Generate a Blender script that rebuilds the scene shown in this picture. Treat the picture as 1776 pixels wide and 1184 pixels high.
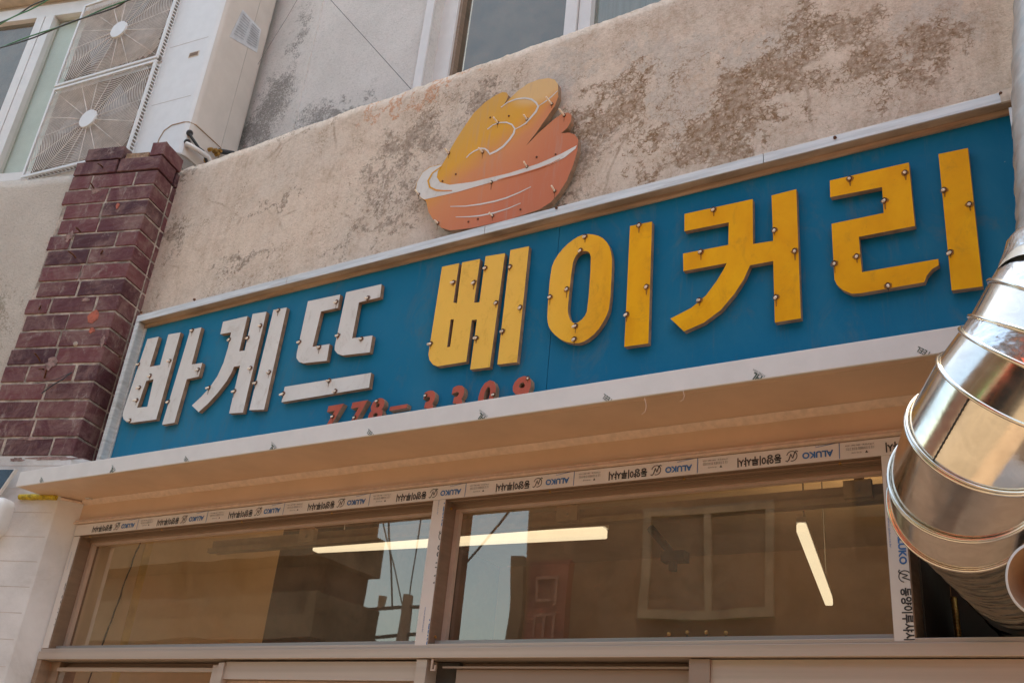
import bpy, bmesh, math, random
from mathutils import Vector, Matrix, noise
from mathutils.geometry import tessellate_polygon
random.seed(7)
C = bpy.context.scene
for o in list(bpy.data.objects): bpy.data.objects.remove(o)

# ---------------------------------------------------------------- camera
YAW, PIT, ROL, FPX = math.radians(33.9), math.radians(26.1), math.radians(5.87), 1757.0
FWD = Vector((-math.sin(YAW)*math.cos(PIT), math.cos(YAW)*math.cos(PIT), math.sin(PIT)))
_r = Vector((math.cos(YAW), math.sin(YAW), 0)); _u = _r.cross(FWD)
RGT = math.cos(ROL)*_r + math.sin(ROL)*_u
UPV = -math.sin(ROL)*_r + math.cos(ROL)*_u
CAM = Vector((0, 0, 1.6))
cd = bpy.data.cameras.new('camera'); cam = bpy.data.objects.new('camera', cd)
C.collection.objects.link(cam); C.camera = cam
cd.sensor_width = 36; cd.lens = FPX/1776*36; cd.clip_end = 300; cd.clip_start = 0.05
cam.matrix_world = Matrix(((RGT.x, UPV.x, -FWD.x, CAM.x), (RGT.y, UPV.y, -FWD.y, CAM.y), (RGT.z, UPV.z, -FWD.z, CAM.z), (0, 0, 0, 1)))

# ---------------------------------------------------------------- world, sun, exposure
SUN = Vector((0.10, 0.16, 0.98)).normalized()     # direction towards the sun
W = bpy.data.worlds.new('World'); C.world = W; W.use_nodes = True
nt = W.node_tree; nt.nodes.clear()
sk = nt.nodes.new('ShaderNodeTexSky'); sk.sky_type = 'NISHITA'; sk.sun_disc = False
sk.sun_elevation = math.asin(SUN.z); sk.sun_rotation = math.atan2(SUN.x, SUN.y)
sk.air_density = 1.2; sk.dust_density = 3.0; sk.ozone_density = 0.6
bg = nt.nodes.new('ShaderNodeBackground'); bg.inputs[1].default_value = 0.15
wo = nt.nodes.new('ShaderNodeOutputWorld')
nt.links.new(sk.outputs[0], bg.inputs[0]); nt.links.new(bg.outputs[0], wo.inputs[0])
sd = bpy.data.lights.new('sun', 'SUN'); so = bpy.data.objects.new('sun', sd); C.collection.objects.link(so)
sd.energy = 3.0; sd.angle = math.radians(0.5); sd.color = (1.0, 0.93, 0.82)
so.rotation_euler = SUN.to_track_quat('Z', 'Y').to_euler(); so.location = (0, 0, 20)
vs = C.view_settings
vs.view_transform = 'Standard'; vs.look = 'None'; vs.gamma = 1; vs.use_curve_mapping = False
vs.exposure = 1.7
try:
    vs.use_white_balance = True; vs.white_balance_temperature = 7500; vs.white_balance_tint = 3
except Exception as e: print(e)
C.cycles.max_bounces = 8; C.cycles.transparent_max_bounces = 12

# ---------------------------------------------------------------- pixel -> point on a real plane
def ray(px, py): return (px-888)/FPX*RGT - (py-592)/FPX*UPV + FWD
def YP(px, py, y): d = ray(px, py); return CAM + d*(y/d.y)
def ZP(px, py, z): d = ray(px, py); return CAM + d*((z-1.6)/d.z)
def XP(px, py, x): d = ray(px, py); return CAM + d*(x/d.x)
def NP(px, py, p0, n): d = ray(px, py); return CAM + d*((p0-CAM).dot(n)/d.dot(n))

# ---------------------------------------------------------------- materials
def srgb(r, g, b): return tuple(((c/255)/12.92 if c/255 <= .04045 else ((c/255+.055)/1.055)**2.4) for c in (r, g, b))
class N:
    def __init__(s, name):
        s.m = bpy.data.materials.new(name); s.m.use_nodes = True; s.t = s.m.node_tree
        s.b = s.t.nodes['Principled BSDF']; s.geo = s.t.nodes.new('ShaderNodeNewGeometry'); s.pos = s.geo.outputs['Position']
    def n(s, typ, **k):
        x = s.t.nodes.new(typ)
        for a, v in k.items(): setattr(x, a, v)
        return x
    def L(s, a, b): s.t.links.new(a, b)
    def put(s, sock, v):
        if hasattr(v, 'links') or hasattr(v, 'is_linked'): s.L(v, sock)
        else:
            if isinstance(v, (tuple, list)) and len(v) == 3 and sock.type == 'RGBA': v = (*v, 1)
            sock.default_value = v
    def noise(s, scale=10, detail=6, rough=.6, stretch=None, dist=0, off=0):
        x = s.n('ShaderNodeTexNoise'); x.inputs['Scale'].default_value = scale; x.inputs['Detail'].default_value = detail
        x.inputs['Roughness'].default_value = rough; x.inputs['Distortion'].default_value = dist
        v = s.pos
        if stretch or off:
            m = s.n('ShaderNodeMapping'); m.inputs['Scale'].default_value = stretch or (1, 1, 1); m.inputs['Location'].default_value = (off, off*1.3, off*.7)
            s.L(s.pos, m.inputs[0]); v = m.outputs[0]
        s.L(v, x.inputs['Vector']); return x.outputs['Fac']
    def vor(s, scale, feature='DISTANCE_TO_EDGE', warp=0.0):
        x = s.n('ShaderNodeTexVoronoi'); x.feature = feature; x.inputs['Scale'].default_value = scale
        v = s.pos
        if warp:
            nn = s.n('ShaderNodeTexNoise'); nn.inputs['Scale'].default_value = scale*.8; nn.inputs['Detail'].default_value = 3
            s.L(s.pos, nn.inputs['Vector'])
            a = s.n('ShaderNodeVectorMath', operation='MULTIPLY_ADD'); s.L(nn.outputs['Color'], a.inputs[0]); a.inputs[1].default_value = (warp,)*3; s.L(s.pos, a.inputs[2]); v = a.outputs[0]
        s.L(v, x.inputs['Vector']); return x.outputs[0]
    def math(s, op, a, b=0.0, c=None, clamp=False):
        x = s.n('ShaderNodeMath', operation=op); x.use_clamp = clamp
        s.put(x.inputs[0], a); s.put(x.inputs[1], b)
        if c is not None: s.put(x.inputs[2], c)
        return x.outputs[0]
    def ramp(s, v, a, b, lo=0.0, hi=1.0):
        x = s.n('ShaderNodeMapRange'); x.interpolation_type = 'SMOOTHSTEP'; s.put(x.inputs[0], v)
        x.inputs[1].default_value = a; x.inputs[2].default_value = b; x.inputs[3].default_value = lo; x.inputs[4].default_value = hi
        return x.outputs[0]
    def mix(s, f, a, b, mode='MIX'):
        x = s.n('ShaderNodeMix', data_type='RGBA', blend_type=mode); s.put(x.inputs[0], f); s.put(x.inputs[6], a); s.put(x.inputs[7], b); return x.outputs[2]
    def blobs(s, lst, warp=.42):
        out = None
        src = s.pos
        if warp:
            cur = s.pos
            for sc_, am_ in ((5, warp), (17, warp*.45)):
                nn = s.n('ShaderNodeTexNoise'); nn.inputs['Scale'].default_value = sc_; nn.inputs['Detail'].default_value = 6; nn.inputs['Roughness'].default_value = .7; s.L(s.pos, nn.inputs['Vector'])
                sb = s.n('ShaderNodeVectorMath', operation='SUBTRACT'); s.L(nn.outputs['Color'], sb.inputs[0]); sb.inputs[1].default_value = (.5, .5, .5)
                ma = s.n('ShaderNodeVectorMath', operation='MULTIPLY_ADD'); s.L(sb.outputs[0], ma.inputs[0]); ma.inputs[1].default_value = (am_, am_, am_*1.6); s.L(cur, ma.inputs[2]); cur = ma.outputs[0]
            src = cur
        for (x, y, z, rx, rz) in lst:
            a = s.n('ShaderNodeVectorMath', operation='SUBTRACT'); s.L(src, a.inputs[0]); a.inputs[1].default_value = (x, y, z)
            b = s.n('ShaderNodeVectorMath', operation='MULTIPLY'); s.L(a.outputs[0], b.inputs[0]); b.inputs[1].default_value = (1/rx, 0, 1/rz)
            l = s.n('ShaderNodeVectorMath', operation='LENGTH'); s.L(b.outputs[0], l.inputs[0])
            m = s.ramp(l.outputs['Value'], 0.1, 1.0, 1.0, 0.0)
            out = m if out is None else s.math('MAXIMUM', out, m)
        return out
    def bump(s, h, strength=.3, dist=.01, prev=None):
        x = s.n('ShaderNodeBump'); x.inputs['Strength'].default_value = strength; x.inputs['Distance'].default_value = dist
        s.put(x.inputs['Height'], h)
        if prev is not None: s.L(prev, x.inputs['Normal'])
        return x.outputs[0]
    def fin(s, col=None, rough=None, metal=None, normal=None, spec=None):
        if col is not None: s.put(s.b.inputs['Base Color'], col)
        if rough is not None: s.put(s.b.inputs['Roughness'], rough)
        if metal is not None: s.put(s.b.inputs['Metallic'], metal)
        if spec is not None: s.b.inputs['Specular IOR Level'].default_value = spec
        if normal is not None: s.L(normal, s.b.inputs['Normal'])
        return s.m
def simple(name, col, rough=.6, metal=0, var=.15, scale=18, bs=.1, bscale=120, bd=.002, spec=None, stretch=None, dirt=None, dirtamt=.5):
    k = N(name)
    f = k.noise(scale, 5, .6, stretch)
    c = k.mix(k.ramp(f, .3, .7), tuple(x*(1-var) for x in col), tuple(min(1, x*(1+var)) for x in col))
    if dirt: c = k.mix(k.ramp(k.noise(scale*.45, 8, .7, stretch, .5, 3), .52, .72, 0, dirtamt), c, dirt)
    nrm = k.bump(k.noise(bscale, 4, .6, stretch), bs, bd)
    return k.fin(c, k.ramp(k.noise(scale*2, 4, .6, stretch, 0, 5), .3, .7, max(0, rough-.08), min(1, rough+.08)), metal, nrm, spec)

# ---------------------------------------------------------------- mesh builder
class MB:
    def __init__(s): s.v = []; s.f = []; s.mi = []; s.sm = []
    def add(s, vs, fs, mi=0, sm=False):
        b = len(s.v); s.v += [Vector(v) for v in vs]; s.f += [tuple(b+i for i in f) for f in fs]; s.mi += [mi]*len(fs); s.sm += [sm]*len(fs); return s
    def box(s, x0, x1, y0, y1, z0, z1, mi=0):
        vs = [(x, y, z) for z in (z0, z1) for y in (y0, y1) for x in (x0, x1)]
        return s.add(vs, [(0, 2, 3, 1), (4, 5, 7, 6), (0, 1, 5, 4), (1, 3, 7, 5), (3, 2, 6, 7), (2, 0, 4, 6)], mi)
    def obox(s, o, a, b, c, mi=0):      # origin + three edge vectors
        o, a, b, c = map(Vector, (o, a, b, c))
        vs = [o, o+a, o+b, o+a+b, o+c, o+a+c, o+b+c, o+a+b+c]
        return s.add(vs, [(0, 2, 3, 1), (4, 5, 7, 6), (0, 1, 5, 4), (1, 3, 7, 5), (3, 2, 6, 7), (2, 0, 4, 6)], mi)
    def prism(s, pts, depth, holes=(), mi=0, ms=None):   # pts: 3-D planar outline facing the camera; depth: vector towards the back
        ms = mi if ms is None else ms; depth = Vector(depth)
        loops = [[Vector(p) for p in pts]] + [[Vector(p) for p in h] for h in holes]
        tri = tessellate_polygon(loops); flat = [p for l in loops for p in l]; n = len(flat)
        s.add(flat, tri, mi); s.add([p+depth for p in flat], [t[::-1] for t in tri], ms)
        for l in loops:
            m = len(l); s.add(l + [p+depth for p in l], [(i, (i+1) % m, m+(i+1) % m, m+i) for i in range(m)], ms)
        return s
    def tube(s, pts, r, seg=10, mi=0, cap=True):
        pts = [Vector(p) for p in pts]; rs = r if isinstance(r, (list, tuple)) else [r]*len(pts); vs = []; fs = []
        up = None
        for i, p in enumerate(pts):
            t = (pts[min(i+1, len(pts)-1)]-pts[max(i-1, 0)]).normalized()
            if up is None: up = t.orthogonal().normalized()
            up = (up - t*up.dot(t)).normalized(); w = t.cross(up)
            vs += [p+rs[i]*(math.cos(2*math.pi*j/seg)*up+math.sin(2*math.pi*j/seg)*w) for j in range(seg)]
        for i in range(len(pts)-1):
            fs += [(i*seg+j, i*seg+(j+1) % seg, (i+1)*seg+(j+1) % seg, (i+1)*seg+j) for j in range(seg)]
        s.add(vs, fs, mi, True)
        if cap: s.add(vs[:seg], [tuple(range(seg))[::-1]], mi); s.add(vs[-seg:], [tuple(range(seg))], mi)
        return s
    def ringloft(s, rings, mi=0, closed=False):
        n = len(rings[0]); vs = [p for r in rings for p in r]; fs = []
        for i in range(len(rings)-1+(1 if closed else 0)):
            a = i*n; b = ((i+1) % len(rings))*n
            fs += [(a+j, a+(j+1) % n, b+(j+1) % n, b+j) for j in range(n)]
        return s.add(vs, fs, mi, True)
    def build(s, name, mats, parent=None, bevel=0):
        me = bpy.data.meshes.new(name); me.from_pydata([tuple(v) for v in s.v], [], s.f); me.validate()
        for m in (mats if isinstance(mats, (list, tuple)) else [mats]): me.materials.append(m)
        for p, mi, sm in zip(me.polygons, s.mi, s.sm): p.material_index = mi; p.use_smooth = sm
        bm = bmesh.new(); bm.from_mesh(me); bmesh.ops.recalc_face_normals(bm, faces=bm.faces); bm.to_mesh(me); bm.free()
        o = bpy.data.objects.new(name, me); C.collection.objects.link(o)
        if parent:
            o.parent = parent
            root = parent
            t = Vector((0, 0, 0))
            while root: t += Vector(root.location) if root.type == 'EMPTY' else Vector((0, 0, 0)); root = root.parent
            if parent.type == 'EMPTY': o.matrix_parent_inverse = Matrix.Translation(-t)
        if bevel:
            b = o.modifiers.new('bevel', 'BEVEL'); b.width = bevel; b.segments = 2; b.limit_method = 'ANGLE'; b.angle_limit = math.radians(40)
        return o
def tag(o, label=None, cat=None, group=None, kind=None):
    if label: o['label'] = label
    if cat: o['category'] = cat
    if group: o['group'] = group
    if kind: o['kind'] = kind
    return o
def thing(name, label, cat, loc=(0, 0, 0), group=None):
    o = bpy.data.objects.new(name, None); C.collection.objects.link(o); o.location = loc; o.empty_display_size = .1
    return tag(o, label, cat, group)
def ringpts(c, n, r, k=48, ref=None):
    n = Vector(n).normalized(); a = n.cross(Vector(ref or (0.3, 0.2, 1))).normalized(); b = n.cross(a)
    return [Vector(c)+r*(math.cos(2*math.pi*j/k)*a+math.sin(2*math.pi*j/k)*b) for j in range(k)]

# ---------------------------------------------------------------- key planes (metres)
YF, YG, YB, YU = 1.92, 1.98, 1.98, 2.36       # window frame front, glass, sign wall, upper wall
Z_SOF = 2.441
TH = math.radians(16.8)
COR = Vector((-2.904, 1.856, 0)); FD = Vector((math.cos(TH), math.sin(TH), 0)); FN = Vector((-math.sin(TH), math.cos(TH), 0))
def LP(px, py, e=0): return NP(px, py, COR+FN*e, FN)     # on the neighbour's turned facade, e metres behind its face
def LS(s, e, z): p = COR+FD*s+FN*e; return Vector((p.x, p.y, z))

# ---------------------------------------------------------------- materials used
M = {}
def wallmat():
    k = N('stained render')
    big = k.noise(2.2, 6, .6); fine = k.noise(60, 8, .7); mid = k.noise(11, 8, .65, None, .6)
    c = k.mix(k.ramp(big, .35, .65), (.70, .565, .46), (.60, .51, .435))
    c = k.mix(k.ramp(mid, .42, .68, 0, .6), c, (.48, .36, .27))
    def W(px, py, r, s=1.0): p = YP(px, py, YB); return (p.x, YB, p.z, r, r*s)
    grey = k.blobs([W(1160, 100, .22, .5), W(1175, 175, .10, 1.3), W(1340, 70, .2, .6), W(1000, 110, .18, .5), W(1620, 60, .15, .8)])
    c = k.mix(k.math('MULTIPLY', k.ramp(k.math('ADD', grey, k.noise(9, 7, .7, None, .5, 2)), .65, 1.05), .75), c, (.50, .445, .395))
    # dark grey-brown speckled mould round the emblem and along the sign
    mold = k.blobs([W(720, 235, .30, .6), W(660, 330, .26, .55), W(640, 400, .35, .25), W(830, 185, .24, .5), W(420, 460, .30, .22), W(290, 420, .16, .9), W(305, 310, .14, .5),
                    W(1010, 260, .20, .9), W(1030, 190, .14, .7), W(950, 360, .22, .3), W(520, 210, .35, .06), W(480, 360, .25, .12)])
    spk = k.noise(75, 5, .75, None, 1.2, 7)
    f = k.math('ADD', k.math('MULTIPLY', mold, .24), k.math('MULTIPLY', k.noise(4, 10, .78, None, .8, 4), .70))
    f = k.ramp(k.math('ADD', f, k.math('MULTIPLY', spk, .70)), .82, .92, 0, .8)
    c = k.mix(f, c, (.13, .09, .065))
    # brown exposed aggregate patches at the right
    agg = k.blobs([W(1083, 160, .11, .7), W(1090, 215, .12, 1.0), W(1280, 165, .16, .8), W(1245, 215, .20, .6), W(1345, 130, .16, .8), W(1450, 50, .2, .5), W(1385, 35, .13, .5), W(1210, 260, .22, .35),
                   W(1362, 110, .12, .8), W(1015, 215, .13, 1.1), W(1480, 90, .14, .8), W(1300, 250, .22, .3), W(1130, 275, .16, .3), W(1590, 100, .16, .6)])
    am = k.math('ADD', k.math('MULTIPLY', agg, .40), k.math('MULTIPLY', k.noise(4.5, 10, .78, None, .9, 9), 1.10))
    v = k.vor(80, warp=.026); v2 = k.vor(120, 'F1', .02)
    gap = k.math('ADD', k.math('MULTIPLY', v, -1.3), k.math('MULTIPLY', k.noise(60, 8, .8, None, 1.0, 3), .85))
    crack = k.ramp(k.math('ADD', gap, am), .94, 1.14)
    c = k.mix(k.ramp(am, .60, .95, 0, .75), c, (.46, .31, .20))
    c = k.mix(k.math('MULTIPLY', crack, .92), c, (.19, .098, .040))
    am = k.ramp(am, .6, .9)
    sz = k.n('ShaderNodeSeparateXYZ'); k.L(k.pos, sz.inputs[0])
    low = k.ramp(sz.outputs[2], 3.0, 3.28, 1, 0); hi = k.ramp(sz.outputs[2], 3.45, 3.80, 0, 1); rt = k.ramp(sz.outputs[0], -1.9, -.3, 0, 1)
    gr = k.math('ADD', k.math('MULTIPLY', k.math('ADD', k.math('MULTIPLY', low, .12), k.math('ADD', k.math('MULTIPLY', hi, .06), k.math('MULTIPLY', rt, .10))), 1.0), k.noise(8, 10, .8, (1.6, 1, .7), .8, 14))
    c = k.mix(k.ramp(gr, .56, .74, 0, .62), c, (.40, .285, .205))
    gr2 = k.math('ADD', k.math('MULTIPLY', low, .10), k.noise(30, 8, .85, (1, 1, .8), 1.2, 17))
    c = k.mix(k.ramp(gr2, .60, .70, 0, .6), c, (.24, .155, .10))
    # long hairline cracks
    v3 = k.vor(2.3, warp=.16); hc = k.math('MULTIPLY', k.ramp(v3, .004, .014, 1, 0), k.ramp(k.noise(5, 3, .5, None, 0, 12), .5, .6))
    c = k.mix(k.math('MULTIPLY', hc, .6), c, (.28, .19, .13))
    # rust at the top edge
    rust = k.blobs([W(690, 165, .11, .35), W(745, 148, .14, .22), W(800, 122, .12, .22), W(640, 185, .10, .2), W(560, 212, .08, .2)])
    c = k.mix(k.ramp(k.math('ADD', rust, k.noise(30, 6, .75, None, .5)), .95, 1.15, 0, .85), c, (.52, .22, .10))
    # vertical run-down streaks
    st = k.ramp(k.noise(7, 8, .75, (4.5, 1, .22), .2, 3), .50, .72, 0, .5)
    c = k.mix(st, c, (.42, .30, .215))
    c = k.mix(k.ramp(fine, .35, .65, .0, .45), c, (.74, .62, .52)); c = k.mix(k.ramp(k.noise(110, 8, .85, None, 1.0, 21), .51, .63, 0, .55), c, (.38, .285, .22)); c = k.mix(k.ramp(k.noise(28, 9, .8, None, .8, 31), .54, .70, 0, .5), c, (.40, .29, .215))
    pit = k.ramp(k.noise(140, 3, .5, None, 0, 6), .68, .76, 0, .8)
    c = k.mix(pit, c, (.18, .12, .085))
    h = k.math('ADD', k.math('MULTIPLY', k.noise(45, 9, .7, None, .5), 1.0), k.math('MULTIPLY', k.math('MULTIPLY', crack, am), -.5))
    nrm = k.bump(h, .55, .005)
    nrm = k.bump(k.noise(150, 6, .75), 1.0, .003, nrm)
    return k.fin(c, .92, 0, nrm, .2)
M['wall'] = wallmat()
def stucco(name, a, b, dark, loz, hiz, blobs=None, base=.0):
    k = N(name)
    c = k.mix(k.ramp(k.noise(3, 6, .6), .35, .65), a, b)
    c = k.mix(k.ramp(k.noise(95, 7, .8, None, .8, 21), .48, .66, 0, .5), c, tuple(x*.62 for x in b))
    spk = k.noise(120, 6, .75, None, 1.0)
    sep = k.n('ShaderNodeSeparateXYZ'); k.L(k.pos, sep.inputs[0])
    zf = k.ramp(sep.outputs[2], loz, hiz, 1, 0)
    f = k.math('ADD', k.math('MULTIPLY', k.math('ADD', zf, base), k.math('MULTIPLY', k.ramp(k.noise(3.0, 7, .7, None, .3, 5), .35, .8), .42)), k.math('MULTIPLY', spk, .95))
    if blobs: f = k.math('ADD', f, k.math('MULTIPLY', k.blobs(blobs), .35))
    c = k.mix(k.ramp(f, .74, .90, 0, .8), c, dark)
    h = k.noise(110, 8, .75, None, 1.0)
    return k.fin(c, .95, 0, k.bump(h, 1.0, .006), .15)
M['upper'] = stucco('grey roughcast', (.74, .685, .65), (.66, .61, .575), (.20, .18, .165), 3.9, 4.9, [(*(lambda p: (p.x, YU, p.z))(YP(a, b, YU)), r1, r2) for a, b, r1, r2 in ((440, 230, .25, .35), (475, 180, .3, .4), (530, 215, .25, .2), (600, 195, .3, .12), (520, 60, .1, .5))])
M['left_plaster'] = stucco('left plaster', (.60, .53, .47), (.52, .455, .40), (.26, .21, .16), 3.3, 3.9, base=.2)
M['white_block'] = simple('white painted masonry', (.60, .565, .55), .85, 0, .10, 5, .5, 70, .002, dirt=(.30, .24, .19), dirtamt=.5)
def brickmat():
    k = N('dark red brick')
    r = k.geo.outputs['Random Per Island']
    c = k.mix(r, (.055, .016, .022), (.145, .040, .045))
    c = k.mix(k.ramp(k.noise(9, 8, .75, None, .8), .40, .68, 0, .8), c, (.22, .125, .11))
    c = k.mix(k.ramp(k.noise(22, 9, .8, (1, 1, .5), .8, 3), .54, .68, 0, .6), c, (.34, .27, .24))
    c = k.mix(k.ramp(k.noise(14, 6, .7, None, .6, 8), .60, .74, 0, .7), c, (.05, .03, .028))
    return k.fin(c, .72, 0, k.bump(k.noise(80, 8, .7), .6, .003), .35)
M['brick'] = brickmat()
M['mortar'] = simple('mortar', (.36, .295, .25), .95, 0, .5, 22, 1.0, 100, .004, dirt=(.13, .08, .065), dirtamt=.65)
M['redpaint'] = simple('orange paint', (.34, .075, .035), .6, 0, .35, 60)
def bluemat():
    k = N('faded blue sheet')
    sep = k.n('ShaderNodeSeparateXYZ'); k.L(k.pos, sep.inputs[0])
    g = k.ramp(sep.outputs[0], -2.7, -1.0)
    c = k.mix(g, (.008, .165, .290), (.001, .125, .240))
    c = k.mix(k.ramp(k.noise(4, 7, .65, (1, 1, .5), .5), .45, .75, 0, .40), c, (.035, .18, .27))
    c = k.mix(k.ramp(k.noise(7, 9, .78, (1.3, 1, .6), .8, 3), .50, .72, 0, .55), c, (.075, .125, .155)); c = k.mix(k.ramp(k.noise(11, 7, .75, (4, 1, .35), .3, 8), .56, .75, 0, .4), c, (.09, .13, .15))
    c = k.mix(k.ramp(k.noise(160, 3, .5, None, 0, 5), .74, .8, 0, .6), c, (.35, .38, .38))
    return k.fin(c, k.ramp(k.noise(6, 5), .3, .7, .5, .7), 0, k.bump(k.noise(5, 3, .5, (1, 1, .3)), .15, .01), .12)
M['blue'] = bluemat()
def facemat(name, a, b, dirt, edge=None):
    k = N(name)
    c = k.mix(k.ramp(k.noise(7, 6, .6, (1, 1, .6), .4), .3, .7), a, b)
    if edge:
        sx = k.n('ShaderNodeSeparateXYZ'); k.L(k.pos, sx.inputs[0]); c = k.mix(k.ramp(sx.outputs[0], -1.35, -.95, .75, 0), c, edge)
    c = k.mix(k.ramp(k.noise(16, 9, .78, (1.15, 1, .8), .9, 3), .50, .74, 0, .5), c, dirt)
    c = k.mix(k.ramp(k.noise(220, 3, .5, None, 0, 5), .68, .76, 0, .5), c, dirt)
    return k.fin(c, .6, 0, k.bump(k.noise(90, 5, .6), .2, .001), .12)
M['lwhite'] = facemat('aged white acrylic', (.66, .63, .60), (.60, .57, .54), (.36, .29, .23))
M['lyellow'] = facemat('aged yellow acrylic', (.80, .39, .010), (.68, .29, .006), (.40, .19, .02), (.82, .50, .11))
M['lred'] = facemat('aged red acrylic', (.47, .105, .065), (.40, .085, .055), (.25, .12, .09))
M['lside'] = simple('foam board edge', (.25, .15, .095), .85, 0, .25, 40, .4, 200, .001)
M['rust'] = simple('rust', (.10, .035, .015), .9, 0, .5, 200, .6, 300, .001)
def rusthalo():
    k = N('rust stain')
    k.fin((.22, .085, .025), .8); k.b.inputs['Alpha'].default_value = .55; return k.m
M['halo'] = rusthalo()
M['peg'] = simple('aged clear plastic', (.78, .64, .51), .35, 0, .3, 150, .3, 300, .001, .6)
M['alu'] = simple('weathered aluminium', (.56, .54, .52), .42, .35, .12, 25, .2, 200, .0006, None, (.3, 1, 4), (.33, .27, .22), .6)
M['frame_in'] = simple('weathered shaded frame lip', (.36, .25, .17), .7, .1, .3, 14, .4, 120, .001, None, (.4, 1, 6), (.14, .085, .05), .8)  # underside of the pale frame: its shade painted in as brown, over weathering
M['film'] = simple('white protective film', (.62, .60, .59), .48, 0, .04, 12, .15, 25, .003, .4)
M['soffit'] = simple('tan coated sheet', (.61, .425, .30), .38, .22, .06, 5, .05, 40, .001, .4)
M['trim'] = simple('pale sealant', (.60, .43, .33), .6, 0, .10, 60, .4, 90, .002)
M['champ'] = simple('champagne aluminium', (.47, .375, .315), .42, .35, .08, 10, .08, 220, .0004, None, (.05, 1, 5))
M['champ_shade'] = simple('shaded champagne aluminium', (.29, .19, .13), .5, .3, .12, 12, .1, 200, .0005, None, (.05, 1, 5))  # darker copy of the champagne aluminium, recess shade held in the colour
M['bead'] = simple('glazing bead', (.46, .33, .26), .45, .2, .06, 20)
M['white_plastic'] = simple('white plastic casing', (.66, .65, .65), .5, 0, .03, 20, .12, 400, .0004, .45)
M['ac_side'] = simple('cream steel casing', (.56, .49, .44), .5, 0, .04, 12, .1, 300, .0004, .4)
M['grey_dark'] = simple('dark interior', (.05, .045, .04), .8)
M['black_rub'] = simple('black rubber', (.03, .032, .036), .6)
M['brass'] = simple('brass', (.45, .25, .07), .4, .8, .3, 60)
M['pvc'] = simple('white window frame', (.66, .62, .60), .5, 0, .05, 10)
M['ink_black'] = simple('black print', (.03, .024, .022), .6)
M['ink_blue'] = simple('blue print', (.03, .12, .32), .6)
M['ink_green'] = simple('green print', (.05, .08, .06), .6)
M['galv'] = None
def galv(name, col=(.72, .71, .69), r0=.16, r1=.30, bs=.06):
    k = N(name)
    sp = k.vor(95, 'F1', .01); 
    c = k.mix(k.ramp(k.noise(35, 5, .6, None, .8), .3, .7), tuple(x*.86 for x in col), col)
    c = k.mix(k.ramp(k.noise(6, 7, .7, None, .5, 4), .55, .75, 0, .3), c, (.50, .44, .36))
    n1 = k.bump(k.noise(14, 4, .5, None, .3), bs, .01); n2 = k.bump(k.noise(160, 3, .5), .04, .001, n1)
    return k.fin(c, k.ramp(k.noise(30, 5, .6), .3, .7, r0, r1), 1.0, n2)
M['galv'] = galv('galvanised steel', (.84, .78, .69), .10, .20, .035)
M['galv_dull'] = galv('dull galvanised steel', (.60, .59, .57), .38, .5, .1)
M['foil'] = galv('crumpled foil tape', (.85, .85, .84), .15, .25, .9)
M['flex'] = galv('dark flexible foil', (.27, .24, .19), .14, .24, .35)
def glassmat(name, boost=2.0, tint=(.93, .93, .9), veil=.08, rough=.012, ior=1.8):
    m = bpy.data.materials.new(name); m.use_nodes = True; t = m.node_tree; t.nodes.clear()
    o = t.nodes.new('ShaderNodeOutputMaterial'); g = t.nodes.new('ShaderNodeBsdfGlossy'); g.inputs['Roughness'].default_value = rough
    tr = t.nodes.new('ShaderNodeBsdfTransparent'); tr.inputs[0].default_value = (*tint, 1)
    fr = t.nodes.new('ShaderNodeFresnel'); gb = t.nodes.new('ShaderNodeNewGeometry'); io = t.nodes.new('ShaderNodeMapRange')
    io.inputs[3].default_value = ior; io.inputs[4].default_value = 1/ior; t.links.new(gb.outputs['Backfacing'], io.inputs[0]); t.links.new(io.outputs[0], fr.inputs[0])
    ml = t.nodes.new('ShaderNodeMath'); ml.operation = 'MULTIPLY'; ml.inputs[1].default_value = boost; ml.use_clamp = True
    mx = t.nodes.new('ShaderNodeMixShader'); t.links.new(fr.outputs[0], ml.inputs[0]); t.links.new(ml.outputs[0], mx.inputs[0])
    d = t.nodes.new('ShaderNodeBsdfDiffuse'); d.inputs[0].default_value = (.62, .44, .29, 1); g.inputs[0].default_value = (1.0, .90, .80, 1)  # warm haze over the panes as a diffuse layer, reflections tinted warm
    ge = t.nodes.new('ShaderNodeNewGeometry'); nz = t.nodes.new('ShaderNodeTexNoise'); nz.inputs['Scale'].default_value = 9; nz.inputs['Detail'].default_value = 8; nz.inputs['Roughness'].default_value = .7
    t.links.new(ge.outputs['Position'], nz.inputs['Vector'])
    bz = t.nodes.new('ShaderNodeTexNoise'); bz.inputs['Scale'].default_value = 3.0; bz.inputs['Detail'].default_value = 1; t.links.new(ge.outputs['Position'], bz.inputs['Vector'])
    bp = t.nodes.new('ShaderNodeBump'); bp.inputs['Strength'].default_value = .03; bp.inputs['Distance'].default_value = .03; t.links.new(bz.outputs[0], bp.inputs['Height']); t.links.new(bp.outputs[0], g.inputs['Normal'])
    mr = t.nodes.new('ShaderNodeMapRange'); mr.inputs[1].default_value = .35; mr.inputs[2].default_value = .75; mr.inputs[3].default_value = veil*.5; mr.inputs[4].default_value = veil*2
    t.links.new(nz.outputs[0], mr.inputs[0])
    md = t.nodes.new('ShaderNodeMixShader'); t.links.new(mr.outputs[0], md.inputs[0])
    t.links.new(tr.outputs[0], md.inputs[1]); t.links.new(d.outputs[0], md.inputs[2])
    t.links.new(md.outputs[0], mx.inputs[1]); t.links.new(g.outputs[0], mx.inputs[2]); t.links.new(mx.outputs[0], o.inputs[0])
    return m
M['glass'] = glassmat('clear glass')
M['glass_up'] = glassmat('upstairs glass', 1.1, (.5, .55, .55), .10)
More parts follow.
